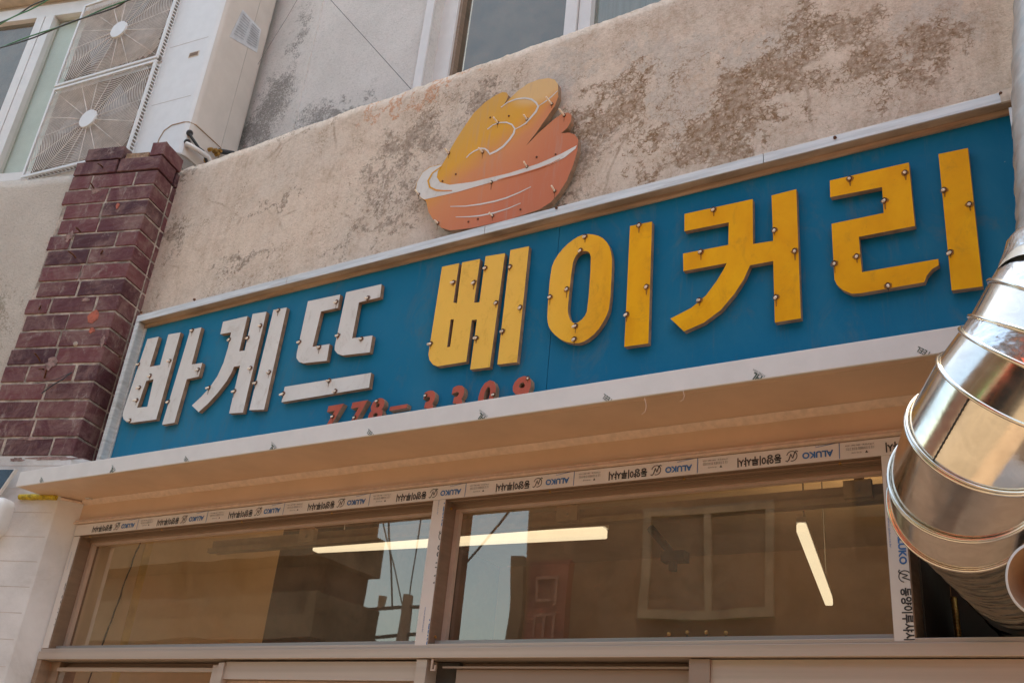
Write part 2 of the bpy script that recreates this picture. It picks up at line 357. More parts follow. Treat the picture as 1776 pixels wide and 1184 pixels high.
def emat(name, col, s):
    m = bpy.data.materials.new(name); m.use_nodes = True; b = m.node_tree.nodes['Principled BSDF']
    b.inputs['Base Color'].default_value = (.8, .8, .75, 1); b.inputs['Emission Color'].default_value = (*col, 1); b.inputs['Emission Strength'].default_value = s; return m
M['tube'] = emat('lit tube', (1.0, .83, .63), .36)

# ---------------------------------------------------------------- ground and street
k = N('pavement'); c = k.mix(k.ramp(k.noise(1.2, 8, .6), .3, .7), (.25, .175, .12), (.20, .14, .10)); k.fin(c, .9, 0, k.bump(k.noise(30, 6), .3, .01)); M['pave'] = k.m
k = N('asphalt'); c = k.mix(k.ramp(k.noise(2, 8, .6), .3, .7), (.19, .145, .105), (.15, .118, .09)); k.fin(c, .9, 0, k.bump(k.noise(60, 6), .3, .01)); M['road'] = k.m
g = MB(); g.add([(-80, -80, 0), (80, -80, 0), (80, 60, 0), (-80, 60, 0)], [(0, 1, 2, 3)]); tag(g.build('ground', M['road']), kind='structure')
p = MB(); p.box(-40, 40, .3, 1.75, .004, .13); tag(p.build('pavement', M['pave']), kind='structure')

# ================================================================ SHOP BUILDING
shop = thing('shop_building', 'weathered plaster shopfront building with a parapet wall, upstairs window and dark glazed transoms', 'building', (-1, 2.2, 0))
# parapet: subdivided front face, crumbling top edge
def parapet():
    m = MB(); x0, x1, z0, z1 = -3.05, 2.2, 2.455, 3.797; nx, nz = 420, 40
    def top(x): return z1 + .007*noise.noise(Vector((x*6, 0, 3))) + .006*noise.noise(Vector((x*25, 1, 3))) + .004*noise.noise(Vector((x*70, 5, 3)))
    vs = []; fs = []
    for i in range(nx+1):
        x = x0+(x1-x0)*i/nx; t = top(x)
        for j in range(nz+1):
            z = z0+(t-z0)*j/nz
            y = YB + .005*noise.noise(Vector((x*1.5, 0, z*1.5))) + .003*noise.noise(Vector((x*7, 2, z*7))) + (.004 if j == nz else 0)
            vs.append((x, y, z))
        vs.append((x, YB+.14, t+.004)); vs.append((x, YB+.14, z0))
    w = nz+3
    for i in range(nx):
        for j in range(w-1): fs.append((i*w+j, i*w+j+1, (i+1)*w+j+1, (i+1)*w+j))
    m.add(vs, fs, 0, True)
    o = m.build('parapet_wall', M['wall'], shop)
    o.data.polygons.foreach_set('use_smooth', [True]*len(o.data.polygons))
    return o
parapet()
m = MB(); m.box(-3.3, 3, YB+.14, YU+.25, 3.30, 3.42); m.build('ledge_slab', M['upper'], shop)
# upper wall with window opening (x from -2.165)
WX0, WX1, WZ1 = -2.13, .6, 6.2
m = MB(); m.box(-4.6, WX0, YU, YU+.25, 3.42, 8.2); m.box(WX1, 3, YU, YU+.25, 3.42, 8.2); m.box(WX0, WX1, YU, YU+.25, 3.42, 3.75); m.box(WX0, WX1, YU, YU+.25, WZ1, 8.2)
m.build('upper_wall', M['upper'], shop)
m = MB()
for (a, b) in (((558, 0), (495, 222)),):
    p, q = YP(*a, YU-.006), YP(*b, YU-.006); m.box(p.x-.012, p.x+.010, YU-.006, YU+.01, 3.5, 7.5)
m.build('wall_rib', M['upper'], shop)
wf = MB(); wy = YU+.05
wf.box(WX0, WX0+.075, wy, wy+.06, 3.75, WZ1); wf.box(WX0-.04, WX0, YU-.012, YU-.002, 3.5, WZ1)
a = YP(985, 0, wy).x; b = YP(1026, 0, wy).x
wf.box(a, (a+b)/2-.002, wy-.01, wy+.05, 3.75, WZ1); wf.box((a+b)/2+.002, b, wy, wy+.05, 3.75, WZ1)
wf.box(WX0+.075, WX1, wy, wy+.06, 3.75, 3.84); wf.box(WX0+.075, WX1, wy, wy+.06, WZ1-.07, WZ1)
wobj = wf.build('upstairs_window', M['pvc'], shop)
m = MB(); m.box(WX0+.075, WX0+.088, wy+.012, wy+.07, 3.84, WZ1); m.build('window_gasket', M['champ_shade'], wobj)
def pane(name, quad, mat, par): mm = MB(); mm.add(quad, [(0, 1, 2, 3)]); return mm.build(name, mat, par)
pane('pane', [(WX0+.08, wy+.04, 3.8), (a, wy+.04, 3.8), (a, wy+.04, WZ1), (WX0+.08, wy+.04, WZ1)], M['glass_up'], wobj)
pane('pane', [(b, wy+.03, 3.8), (WX1, wy+.03, 3.8), (WX1, wy+.03, WZ1), (b, wy+.03, WZ1)], M['glass_up'], wobj)
M['blind'] = simple('grey blind', (.22, .225, .22), .9, 0, .05, 6); M['blind2'] = simple('pale teal curtain', (.42, .50, .50), .9, 0, .12, 12, .2, 30, .01, None, (6, 1, .3))
m = MB(); m.box(WX0+.09, a+.02, wy+.075, wy+.085, 3.7, WZ1); m.build('roller_blind', M['blind'], wobj)
m = MB(); m.box(b-.02, WX1, wy+.075, wy+.085, 3.7, WZ1); m.build('curtain', M['blind2'], wobj)
# lintel between soffit and transom
LZ = 2.371
m = MB(); m.box(-2.90, 2.2, YF+.004, YF+.20, LZ, 2.50); m.build('lintel_panel', M['soffit'], shop)
m = MB(); m.box(-2.872, 2.2, YF-.012, YF+.003, LZ-.005, LZ-.001); m.box(-2.872, 2.2, YF-.008, YF+.004, LZ+.001, LZ+.006); m.build('lintel_bead', M['trim'], shop)

# ---------------- transom glazing
ZT0, ZT1 = 2.328, 2.366
tr = MB()
tr.box(-2.866, 2.2, YF, YF+.075, ZT0, ZT1)                               # head
tr.box(-2.866, -2.832, YF+.0015, YF+.075, 1.985, ZT0-.0005)                # left jamb
tr.box(-1.473, -1.434, YF+.001, YF+.075, 1.985, ZT0-.0005)                 # middle mullion
tr.box(-.410, -.371, YF+.001, YF+.075, 1.985, ZT0-.0005)                   # right mullion
M['recess'] = simple('shaded champagne frame', (.235, .15, .10), .4, .35, .10, 12, .1, 200, .0005, None, (.05, 1, 5))  # champagne posts and head, shade on their side faces painted in as brown
tw = tr.build('transom_frame', M['recess'], shop, .0008)
rl = MB(); rl.box(-2.866, 2.2, YF-.006, YF+.075, 1.953, 1.976); rl.box(-2.866, 2.2, YF-.001, YF+.07, 1.9765, 1.985); rl.build('transom_rail', M['champ'], tw, .0008)
ti = MB()
for zc in (0.010, .018, .029): ti.box(-2.831, -.411, YF+zc, YF+zc+.0022, ZT0-.0035, ZT0-.0008)
for (xa, xb) in ((-2.8315, -1.4735), (-1.4335, -.4105)):
    ti.box(xa, xb, YF+.036, YF+.0435, ZT0-.012, ZT0-.001)
ti.build('head_groove', M['champ_shade'], tw)
bd = MB()
for (xa, xb) in ((-2.8315, -1.4735), (-1.4335, -.4105)):
    bd.box(xa, xb, YF+.044, YF+.058, ZT0-.019, ZT0-.0012)
    bd.box(xa, xa+.012, YF+.044, YF+.058, 1.9975, ZT0-.0192)
    bd.box(xb-.008, xb, YF+.044, YF+.058, 1.9975, ZT0-.0192)
bd.build('glazing_bead', M['bead'], tw)
sl = MB()
for (xa, xb) in ((-2.8315, -1.4735), (-1.4335, -.4105)): sl.box(xa, xb, YF+.022, YF+.060, 1.9855, 1.997)
sl.build('sill_lip', simple('sill grey aluminium', (.34, .31, .29), .4, .5, .1, 14, .1, 200, .0005, None, (.1, 1, 5)), tw)
for (xa, xb) in ((-2.8315, -1.4735), (-1.4335, -.4105)):
    pane('pane', [(xa, YG, 1.99), (xb, YG, 1.99), (xb, YG, ZT0-.005), (xa, YG, ZT0-.005)], M['glass'], tw)
fl = MB()
fl.box(-2.8655, .8, YF-.0022, YF-.0008, ZT0+.001, ZT1-.002); fl.box(-2.8655, -2.836, YF-.001, YF+.0008, 1.987, ZT0-.001)
fl.box(-1.4725, -1.4365, YF-.0012, YF+.0004, 1.982, ZT0+.0005); fl.box(-.4085, -.3735, YF-.0012, YF+.0004, 1.9795, ZT0+.0005)
flm = fl.build('protective_film', simple('printed film base', (.60, .53, .49), .5, 0, .03, 12, .1, 30, .002), tw)
# ---- writing
def textmesh(body, size, bold=0.0, spacing=1.0):
    cu = bpy.data.curves.new('t', 'FONT'); cu.body = body; cu.size = size; cu.offset = bold; cu.space_character = spacing; cu.align_x = 'CENTER'; cu.align_y = 'CENTER'; cu.resolution_u = 3
    o = bpy.data.objects.new('t', cu); C.collection.objects.link(o)
    dg = bpy.context.evaluated_depsgraph_get(); dg.update(); me = bpy.data.meshes.new_from_object(o.evaluated_get(dg))
    vs = [v.co.copy() for v in me.vertices]; fs = [tuple(p.vertices) for p in me.polygons]
    bpy.data.objects.remove(o); bpy.data.meshes.remove(me); bpy.data.curves.remove(cu)
    return vs, fs
def fit(tm, w, h):
    vs, fs = tm
    xs = [v.x for v in vs]; ys = [v.y for v in vs]; cx, cy = (min(xs)+max(xs))/2, (min(ys)+max(ys))/2
    sx = w/(max(xs)-min(xs)); sy = h/(max(ys)-min(ys))
    return [Vector(((v.x-cx)*sx, (v.y-cy)*sy, 0)) for v in vs], fs
def stamp(mb, tm, c, ang, y, clip=None):
    """put 2-D text on the plane y, centred at (x, z), turned by ang; clip=(x0,x1,z0,z1) drops faces outside"""
    vs, fs = tm; ca, sa = math.cos(ang), math.sin(ang)
    P = [Vector((c[0]+v.x*ca-v.y*sa, y, c[1]+v.x*sa+v.y*ca)) for v in vs]
    if clip:
        bm = bmesh.new(); bv = [bm.verts.new(p) for p in P]
        for f in fs:
            try: bm.faces.new([bv[i] for i in f])
            except Exception: pass
        for co, no in (((clip[0], y, 0), (-1, 0, 0)), ((clip[1], y, 0), (1, 0, 0)), ((0, y, clip[2]), (0, 0, -1)), ((0, y, clip[3]), (0, 0, 1))):
            bmesh.ops.bisect_plane(bm, geom=bm.verts[:]+bm.edges[:]+bm.faces[:], plane_co=co, plane_no=no, clear_outer=True)
        bm.verts.index_update(); P = [v.co.copy() for v in bm.verts]; fs = [tuple(v.index for v in f.verts) for f in bm.faces]; bm.free()
        if not fs: return
    mb.add(P, fs)
def stroke(pts, w):    # flat ribbon in 2-D
    vs = []; n = len(pts); pts = [Vector((*p, 0)) for p in pts]
    for i, p in enumerate(pts):
        t = (pts[min(i+1, n-1)]-pts[max(i-1, 0)]).normalized(); nn = Vector((-t.y, t.x, 0)); vs += [p+nn*w/2, p-nn*w/2]
    return vs, [(2*i, 2*i+1, 2*i+3, 2*i+2) for i in range(n-1)]
def logo(r):
    vs, fs = [], []
    def ad(s):
        b = len(vs); vs.extend(s[0]); fs.extend([tuple(b+i for i in f) for f in s[1]])
    ad(stroke([(r*math.cos(a), r*math.sin(a)) for a in [math.radians(x) for x in range(75, 75+286, 13)]], r*.17))
    ad(stroke([(r*1.25, r*.85), (r*.9, r*1.05), (r*.6, r*.7), (r*.15, -.5*r)], r*.2))
    ad(stroke([(-r*.15, r*.5), (-r*.55, -.65*r), (-r*.85, -r*1.02), (-r*1.2, -r*.8)], r*.2))
    ad(stroke([(-r*.05, r*.35), (r*.08, -.25*r)], r*.14))
    return vs, fs
kor = fit(textmesh('동양이루샤시', .02, .0007), .093, .0205)
alu = fit(textmesh('ALUKO', .02, .0008), .062, .0140)
sm1 = fit(textmesh('고객상담실 : 080-580-1224', .01), .056, .0036)
sm2 = fit(textmesh('시공 후 보호필름을 제거해 주세요', .01), .055, .0026)
sm3 = fit(textmesh('주의사항', .01), .020, .0032)
web = fit(textmesh('www.aluko.co.kr', .01), .058, .0035)
tri = ([Vector((-.003, .0025, 0)), Vector((.003, .0025, 0)), Vector((0, -.0025, 0))], [(0, 1, 2)])
lg = logo(.0105)
mk, mbb = MB(), MB()
def flush():
    global mk, mbb
    if mk.v: mk.build('printed_mark', M['ink_black'], flm)
    if mbb.v: tag(mbb.build('printed_mark', M['ink_blue'], flm), 'blue lettering on the protective film')
    mk, mbb = MB(), MB()
yk = YF-.0029; zc = 2.3465; HC = (-2.865, .8, ZT0+.0012, ZT1-.0022)
for i in range(10):
    x = -2.664+.2975*i
    stamp(mk, lg, (x, zc), math.pi, yk, HC)
    stamp(mk, kor, (x-.068, zc-.0025), math.pi, yk, HC)
    stamp(mbb, alu, (x+.052, zc-.002), math.pi, yk, HC)
    stamp(mbb, ([Vector((*q, 0)) for q in ((.034, -.016), (.0345, .018), (-.012, .0125), (-.012, .0135), (.0360, .0195), (.0355, -.016))], [(0, 1, 4, 5), (1, 2, 3, 4)]), (x+.060, zc+.000), 0, yk, HC)
    stamp(mbb, web, (x+.05, zc+.0175), math.pi, yk, (HC[0], HC[1], HC[2], ZT1-.0025))
    stamp(mk, sm1, (x+.135, zc+.009), math.pi, yk, HC)
    stamp(mk, sm2, (x+.135, zc+.0035), math.pi, yk, HC); stamp(mk, sm2, (x+.135, zc+.0005), math.pi, yk, HC)
    stamp(mk, sm3, (x+.128, zc-.0065), math.pi, yk, HC); stamp(mk, tri, (x+.147, zc-.006), math.pi, yk, HC); flush()
H = -math.pi/2
def vertical(xc, clip, zs, dx=0, yy=YF-.0018, sgn=1):
    for z in zs:
        stamp(mbb, web, (xc-.012, z+.115), H, yy, clip); stamp(mbb, alu, (xc+.008+dx, z+.085), H, yy, clip)
        stamp(mk, lg, (xc+.009+dx, z+.032), H, yy, clip); stamp(mk, kor, (xc+.009+dx, z-.035), H, yy, clip)
        stamp(mk, sm1, (xc+.012, z-.13), H, yy, clip); flush()
vertical(-.391, (-.4083, -.3737, 1.981, ZT0), [2.062, 2.36])
vertical(-1.4545+.012, (-1.4722, -1.4367, 1.983, ZT0), [2.205, 1.925], .002)
vertical(-2.852+.012, (-2.8652, -2.8362, 1.99, ZT0), [2.135], .002, YF-.0013)
# frame screws
for i in range(8):
    x = -2.80+i*.33; m = MB(); m.tube([(x, YF+.012, ZT0-.0042), (x, YF+.012, ZT0-.0003)], .0035, 8); m.build('frame_screw', M['brass'], tw)
for z in (2.005, 2.312): m = MB(); m.tube([(-1.4342, YF+.022, z), (-1.4315, YF+.022, z)], .0035, 8); m.build('frame_screw', M['brass'], tw)

# ---------------- sliding doors below the transom
DY = YF+.012
d1 = MB(); ZD = 1.9525
d1.box(-2.866, -2.845, YF-.004, YF+.09, 0, ZD-.0005); d1.box(-2.845, -2.80, YF+.03, YF+.09, 0, ZD-.0005)
d1.box(-2.845, -.30, YF+.055, YF+.09, 1.936, ZD-.0008)
d1.box(-2.80, -2.135, YF+.05, YF+.065, 1.936, 1.944)
fr1 = d1.build('door_frame', M['champ_shade'], shop)
dd = MB(); dd.box(-2.133, -2.112, DY, DY+.03, 0, 1.940); dd.box(-2.105, -2.085, DY-.008, DY+.03, 0, 1.945)
dd.box(-2.0845, -1.462, DY-.002, DY+.03, 1.905, 1.948); dd.box(-1.4615, -1.432, DY-.012, DY+.03, 0, 1.9505)
dd.box(-2.80, -2.133, DY+.012, DY+.03, 1.925, 1.935)
do = dd.build('sliding_door', M['champ'], shop)
m = MB(); m.box(-2.084, -1.4625, DY+.012, DY+.02, 0, 1.904); m.build('door_panel', M['bead'], do)
pane('pane', [(-2.80, DY+.02, .2), (-2.133, DY+.02, .2), (-2.133, DY+.02, 1.93), (-2.80, DY+.02, 1.93)], M['glass'], do)
m = MB(); m.box(-1.418, -1.4135, DY-.015, DY-.011, 1.925, 1.951); m.box(-1.4135, -1.408, DY-.015, DY-.011, 1.925, 1.929); m.box(-1.408, -1.4045, DY-.015, DY-.011, 1.925, 1.938); m.build('hook', M['bead'], do)
dd = MB(); dd.box(-1.3685, -.80, DY+.018, DY+.03, 0, 1.934); dd.box(-1.40, -.80, DY+.005, DY+.012, 1.9345, 1.9385)
dd.box(-.7995, -.757, DY-.008, DY+.03, 0, 1.9505)
d2 = dd.build('sliding_door', simple('brown door sheet', (.33, .235, .19), .35, .3, .05, 6, .05, 200, .0004, None, (.05, 1, 3)), shop)
m = MB(); m.box(-.7565, 2.2, DY-.002, DY+.03, 0, 1.9505); m.build('side_panel', M['champ'], shop)
m = MB(); m.box(-1.4318, -1.37, DY+.03, DY+.06, 0, 1.9505); m.build('door_slot', M['grey_dark'], d2)

# ---------------- interior
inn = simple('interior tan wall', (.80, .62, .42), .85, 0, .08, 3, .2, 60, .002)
dark = simple('interior shade sheet', (.055, .040, .027), .8, 0, .3, 3)
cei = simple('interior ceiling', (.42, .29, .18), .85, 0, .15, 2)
m = MB(); m.box(-3.75, 2.2, 2.10, 5.7, 3.20, 3.26); m.build('ceiling', cei, shop)
m = MB(); m.box(-3.75, 2.2, 5.55, 5.65, 0, 3.2); m.build('back_wall', simple('interior brown wall', (.36, .22, .13), .85, 0, .2, 2), shop)
m = MB(); m.box(-2.96, -2.90, 2.02, 2.84, 0, 3.2); m.build('inner_pier', inn, shop)
m = MB(); m.box(-2.8999, -2.8985, 2.215, 2.245, 0, 3.1); m.build('inner_pier_tape', simple('yellowed tape', (.80, .58, .24), .7, 0, .2, 10), shop)
m = MB()
m.tube([(-2.8985, 2.150+(1.5+i*.025-2.05)*.12+.006*noise.noise(Vector((i*.35, 3, 0)))+.003*noise.noise(Vector((i*1.3, 7, 0))), 1.5+i*.025) for i in range(50)], [.0022+.0016*abs(noise.noise(Vector((i*.8, 1, 0)))) for i in range(50)], 6)
m.build('wall_crack', M['grey_dark'], shop)
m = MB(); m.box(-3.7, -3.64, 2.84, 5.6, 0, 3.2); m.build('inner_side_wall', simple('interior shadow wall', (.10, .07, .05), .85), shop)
m = MB(); m.box(-.368, 2.2, 2.30, 2.34, 0, 2.4); m.build('opening_shade_sheet', dark, shop)  # dark sheet added for the shade inside the opening
m = MB(); m.box(-.392, -.3685, 2.0, 2.299, 0, 2.4); m.build('opening_shade_side', dark, shop)  # second dark sheet, closes off the lit room from the opening
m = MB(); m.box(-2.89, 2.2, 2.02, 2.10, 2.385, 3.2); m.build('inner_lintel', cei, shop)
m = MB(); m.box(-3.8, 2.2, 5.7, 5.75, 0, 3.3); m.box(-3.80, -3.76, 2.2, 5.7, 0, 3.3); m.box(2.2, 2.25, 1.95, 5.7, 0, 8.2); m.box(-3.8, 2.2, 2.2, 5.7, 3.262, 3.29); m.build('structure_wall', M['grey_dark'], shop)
# door track inside, brackets, tubes
tk = thing('door_track', 'tan sliding door track with roller brackets running behind the transom glass', 'door track', (-1.4, 2.2, 2.33))
m = MB(); m.box(-2.55, 1.0, 2.20, 2.23, 2.335, 2.372); m.box(-2.55, 1.0, 2.185, 2.20, 2.330, 2.345); m.build('rail', simple('tan rail', (.40, .29, .18), .5, .2), tk)
for px in (370, 975, 1480):
    p = YP(px+ (165 if px == 370 else 10), 930 if px == 370 else (905 if px == 975 else 868), 2.18)
    m = MB(); m.box(p.x-.03, p.x+.03, 2.17, 2.184, 2.335, 2.375); m.tube([(p.x, 2.165, 2.352), (p.x, 2.171, 2.352)], .005, 8); m.box(p.x-.008, p.x+.012, 2.176, 2.188, 2.376, 2.389); m.build('roller_bracket', simple('bracket', (.45, .33, .21), .5, .2), tk)
def tube_light(p, q, label, w=.021):
    t = thing('tube_light', label, 'ceiling lamp', p, 'lit tube lamps inside the shop')
    d = (q-p).normalized(); s = d.cross(Vector((0, 0, 1))).normalized()
    m = MB(); m.obox(p-s*w+Vector((0, 0, -.0)), (q-p), s*2*w, Vector((0, 0, .035))); m.build('diffuser', M['tube'], t, .006)
    m = MB(); m.obox(p-s*w-d*.004+Vector((0, 0, .037)), (q-p)+d*.008, s*2*w, Vector((0, 0, .02))); m.build('housing', M['white_plastic'], t)
    ld = bpy.data.lights.new('tube_glow', 'AREA'); ld.shape = 'RECTANGLE'; ld.size = (q-p).length; ld.size_y = .04; ld.energy = 3.3; ld.color = (1, .76, .50)
    lo = bpy.data.objects.new('tube_glow', ld); C.collection.objects.link(lo); lo.parent = t; lo.matrix_parent_inverse = Matrix.Translation(-p)
    lo.location = p.lerp(q, .5)+Vector((0, 0, .062)); lo.rotation_euler = (math.pi, 0, -math.atan2(d.y, d.x))
    m = MB()
    for f in (.1, .9): c = p.lerp(q, f); m.tube([c+Vector((0, 0, .055)), Vector((c.x, c.y, 3.2))], .003, 6)
    m.build('hanger', M['grey_dark'], t)
tube_light(ZP(546, 957, 2.62), ZP(1050, 932, 2.62), 'long lit white tube lamp hanging lengthwise behind both transom panes')
tube_light(ZP(1390, 924, 2.62), ZP(1438, 1050, 2.62), 'lit white tube lamp hanging at an angle behind the right end of the window', .0165)
t = thing('wall_bracket', 'small dark metal bracket on a slanting arm seen through the right pane', 'bracket', YP(1170, 965, 2.6))
p, q = YP(1128, 915, 2.6), YP(1168, 962, 2.6)
m = MB(); m.tube([p, q], .012, 8); m.build('arm', M['black_rub'], t)
m = MB(); m.box(q.x-.03, q.x+.04, 2.58, 2.62, q.z-.02, q.z+.008); m.box(q.x-.01, q.x+.008, 2.59, 2.61, q.z-.045, q.z-.02); m.build('head', M['black_rub'], t)
for i, (px, py) in enumerate(((1160, 1099), (1192, 1096), (1225, 1096), (1259, 1097))):
    p = YP(px, py, 2.02)
    t = thing('amber_bulb', ['leftmost of four small amber bulbs along the sill of the right pane', 'second from left of four small amber bulbs behind the right pane', 'third from left of four small amber bulbs behind the right pane', 'rightmost of four small amber bulbs behind the right pane'][i], 'bulb', p, 'small amber bulbs behind the right pane')
    m = MB(); rr = .0045; m.tube([p+Vector((0, 0, dz*rr)) for dz in (-1, -.7, 0, .7, 1)], [rr*.2, rr*.75, rr, rr*.75, rr*.2], 10); m.build('globe', simple('amber glass', (.75, .42, .12), .2), t)
    m = MB(); m.tube([p-Vector((0, 0, .0048)), p-Vector((0, 0, .02))], .0022, 6); m.build('socket', M['grey_dark'], t)

# ================================================================ CANOPY
can = thing('canopy', 'shallow box canopy with pale filmed fascia and tan underside above the window', 'canopy', (-1.4, 1.83, 2.44))
FX0, FX1, FY = -2.963, 1.2, 1.739
m = MB(); m.box(FX0, FX1, FY, FY+.006, Z_SOF, 2.489); m.box(FX0, FX0+.004, FY+.0062, 1.90, Z_SOF+.001, 2.487); m.build('fascia', M['film'], can, .0014)
m = MB(); m.box(FX0+.002, FX1, FY+.0065, YF+.003, Z_SOF+.0015, Z_SOF+.006); m.build('soffit', M['soffit'], can)
m = MB(); m.box(-2.60, FX1, FY+.003, FY+.02, Z_SOF+.0003, Z_SOF+.0014); m.box(-2.60, FX1, FY+.02, FY+.021, Z_SOF-.0005, Z_SOF+.0014); m.build('drip_edge', M['soffit'], can)
m = MB(); m.box(FX0+.002, FX1, FY+.0065, YB-.002, 2.480, 2.486); m.build('top_sheet', M['film'], can)
m = MB(); n = 160; vs = []; fs = []
for i in range(n+1):
    x = -2.862+i*(FX1+2.862)/n; w = .013+.003*noise.noise(Vector((x*9, 0, 0))); h = .012+.003*noise.noise(Vector((x*7, 4, 0)))
    vs += [(x, YF-w, Z_SOF+.001), (x, YF-w*.55, Z_SOF-h*.45), (x, YF+.004, Z_SOF-h)]
for i in range(n): fs += [(3*i, 3*i+1, 3*i+4, 3*i+3), (3*i+1, 3*i+2, 3*i+5, 3*i+4)]
m.add(vs, fs, 0, True); m.build('sealant_bead', M['trim'], can)
# yellow foam in the gap over the pilaster
m = MB(); pts = []
for i in range(9):
    q = LS(-.145+i*.0175, -.006, Z_SOF-.004); pts.append(q)
m.tube(pts, [.007+.005*abs(noise.noise(Vector((i*.9, 1, 0))))+.002 for i in range(9)], 8)
fo = m.build('foam_seal', simple('yellow foam', (.50, .36, .035), .8, 0, .45, 90, 1.0, 160, .004), can)
m = MB(); m.tube([LS(.004, .004, Z_SOF-.004), Vector((-2.868, 1.92, Z_SOF-.004))], .005, 6); m.build('foam_seal', M['trim'], can)
# fascia marks
mg = MB(); teel = fit(textmesh('STEEL', .02, .0002), .034, .0105); hl = fit(textmesh('HL', .02, .0006), .020, .015); sst = fit(textmesh('STEEL.com', .01), .030, .0045)
FC = (FX0+.001, FX1, Z_SOF+.0008, 2.4885); yq = FY-.0008
for (px, py, kind) in ((72, 834, 0), (195, 816, 1), (323, 798, 0), (473, 777, 1), (642, 752, 0), (836, 723, 1), (1053, 692, 0), (1314, 654, 1), (1601, 611, 0)):
    p = YP(px, py, FY); A = math.radians(142)
    if kind == 0: stamp(mg, teel, (p.x+.003, p.z-.001), A, yq, FC)
    else: stamp(mg, hl, (p.x-.002, p.z+.000), A, yq, FC); stamp(mg, sst, (p.x+.003, p.z+.008), A, yq-.0002, FC)
    mg.build('printed_mark', M['ink_green'], can); mg = MB()
m = MB(); 
for (px, py, L) in ((1118, 690, 28), (1184, 676, 20)):
    m.tube([YP(px, py, FY-.002), YP(px+3, py+L*.5, FY-.004), YP(px+1, py+L*.85, FY-.003), YP(px-5, py+L, FY-.002)], .0006, 5)
m.build('hanging_thread', M['trim'], can)

# ================================================================ SIGN
sign = thing('shop_sign', 'long blue shop sign with raised white and yellow Korean letters and a pale metal frame', 'shop sign', (-1.4, 1.93, 2.49))
YS, YPN = 1.893, 1.925        # frame front, blue sheet
tl = YP(238, 548, YS); trp = YP(1752, 155, YS)
SX0, SX1, SZ1 = tl.x, .02, (tl.z+trp.z)/2
print('sign', SX0, SX1, tl.z, trp.z)
SX1 = YP(1757, 230, YPN).x
SXR = SX1+.05
m = MB(); 
for a, b in ((SX0+.02, YP(957, 560, YPN).x-.0008), (YP(957, 560, YPN).x+.0008, SXR)): m.box(a, b, YPN, YPN+.03, 2.44, SZ1-.01)
pn = m.build('blue_panel', M['blue'], sign)
m = MB(); m.box(SX0+.012, SXR, YPN+.031, YB-.003, 2.44, SZ1-.012); m.build('backing_box', M['frame_in'], sign)
m = MB()
for a, b in ((SX0, -2.13), (-2.1285, -1.40), (-1.3985, -.62), (-.6185, SXR-.03)): m.box(a, b, YS, YS+.003, SZ1-.026, SZ1); m.box(a, b, YS+.003, YB-.006, SZ1-.003, SZ1-.0004)
m.build('frame_bar', M['alu'], sign, .0006)
m = MB(); m.box(SX0+.02, SXR, YS+.0032, YPN-.0005, SZ1-.0255, SZ1-.0225); m.box(SX0+.02, SXR, YPN-.006, YPN-.0006, SZ1-.040, SZ1-.026); m.build('frame_fillet', M['frame_in'], sign)
m = MB(); m.box(SX0, SX0+.016, YS+.0002, YS+.0035, 2.44, SZ1-.0265); m.box(SX0+.0002, SX0+.003, YS+.004, YB-.006, 2.44, SZ1-.01); m.box(SX0+.016, SX0+.0185, YS+.002, YPN-.0005, 2.44, SZ1-.027); m.build('frame_bar', M['alu'], sign, .0006)
m = MB(); m.box(SX0+.0188, SX0+.029, YPN-.005, YPN-.0007, 2.44, SZ1-.041); m.build('frame_fillet', M['alu'], sign)
m = MB(); m.box(SX1, SXR, YS+.004, YPN-.0008, 2.44, SZ1-.041); m.build('frame_bar', M['alu'], sign, .0006)
m = MB(); q = YP(1745, 160, YS); m.box(q.x-.012, q.x+.05, YS-.003, YS+.0028, SZ1-.028, SZ1+.003); m.build('corner_plate', simple('rusty corner', (.50, .40, .32), .6, .3, .3, 30), sign)
def screw(px, py, y, par, r=.0045):
    p = YP(px, py, y); m = MB(); pts = [(p.x, y-.004, p.z), (p.x, y+.001, p.z)]; m.tube(pts, [r*.7, r], 9)
    return m.build('screw', M['rust'], par)
def Z3(x, y): return (x/3.544+180, y/3.544+480)
def Z5(x, y): return (x/3.482+700, y/3.482+380)
def Z6(x, y): return (x/2.749+1130, y/2.749+230)
def Z4(x, y): return (x/3.947+680, y/3.947+120)
for q in ((558, 140), (230, 218), (100, 490)): screw(*Z3(*q), YS, sign, .005)
for q in ((500, 190), (788, 122), (1070, 47), (188, 353), (76, 710)): screw(*Z3(*q), YPN-.006, sign, .0035)
for q in ((1125, 950),): screw(*Z4(*q), YS, sign)
for q in ((1120, 1003), (560, 1140)): screw(*Z4(*q), YPN-.006, sign, .0035)
for q in ((875, 25), (1736, 148)): screw(q[0]/2.749+1130 if q[0] < 900 else 1736, q[1]/2.749+230 if q[0] < 900 else 163, YS, sign)
for q in ((320, 200), (893, 62)): screw(*Z6(*q), YPN-.006, sign, .0035)
screw(1686, 190, YPN-.006, sign, .0035); screw(1760, 217, YS+.004, sign, .0035); screw(1560, 217, YPN-.006, sign, .003)

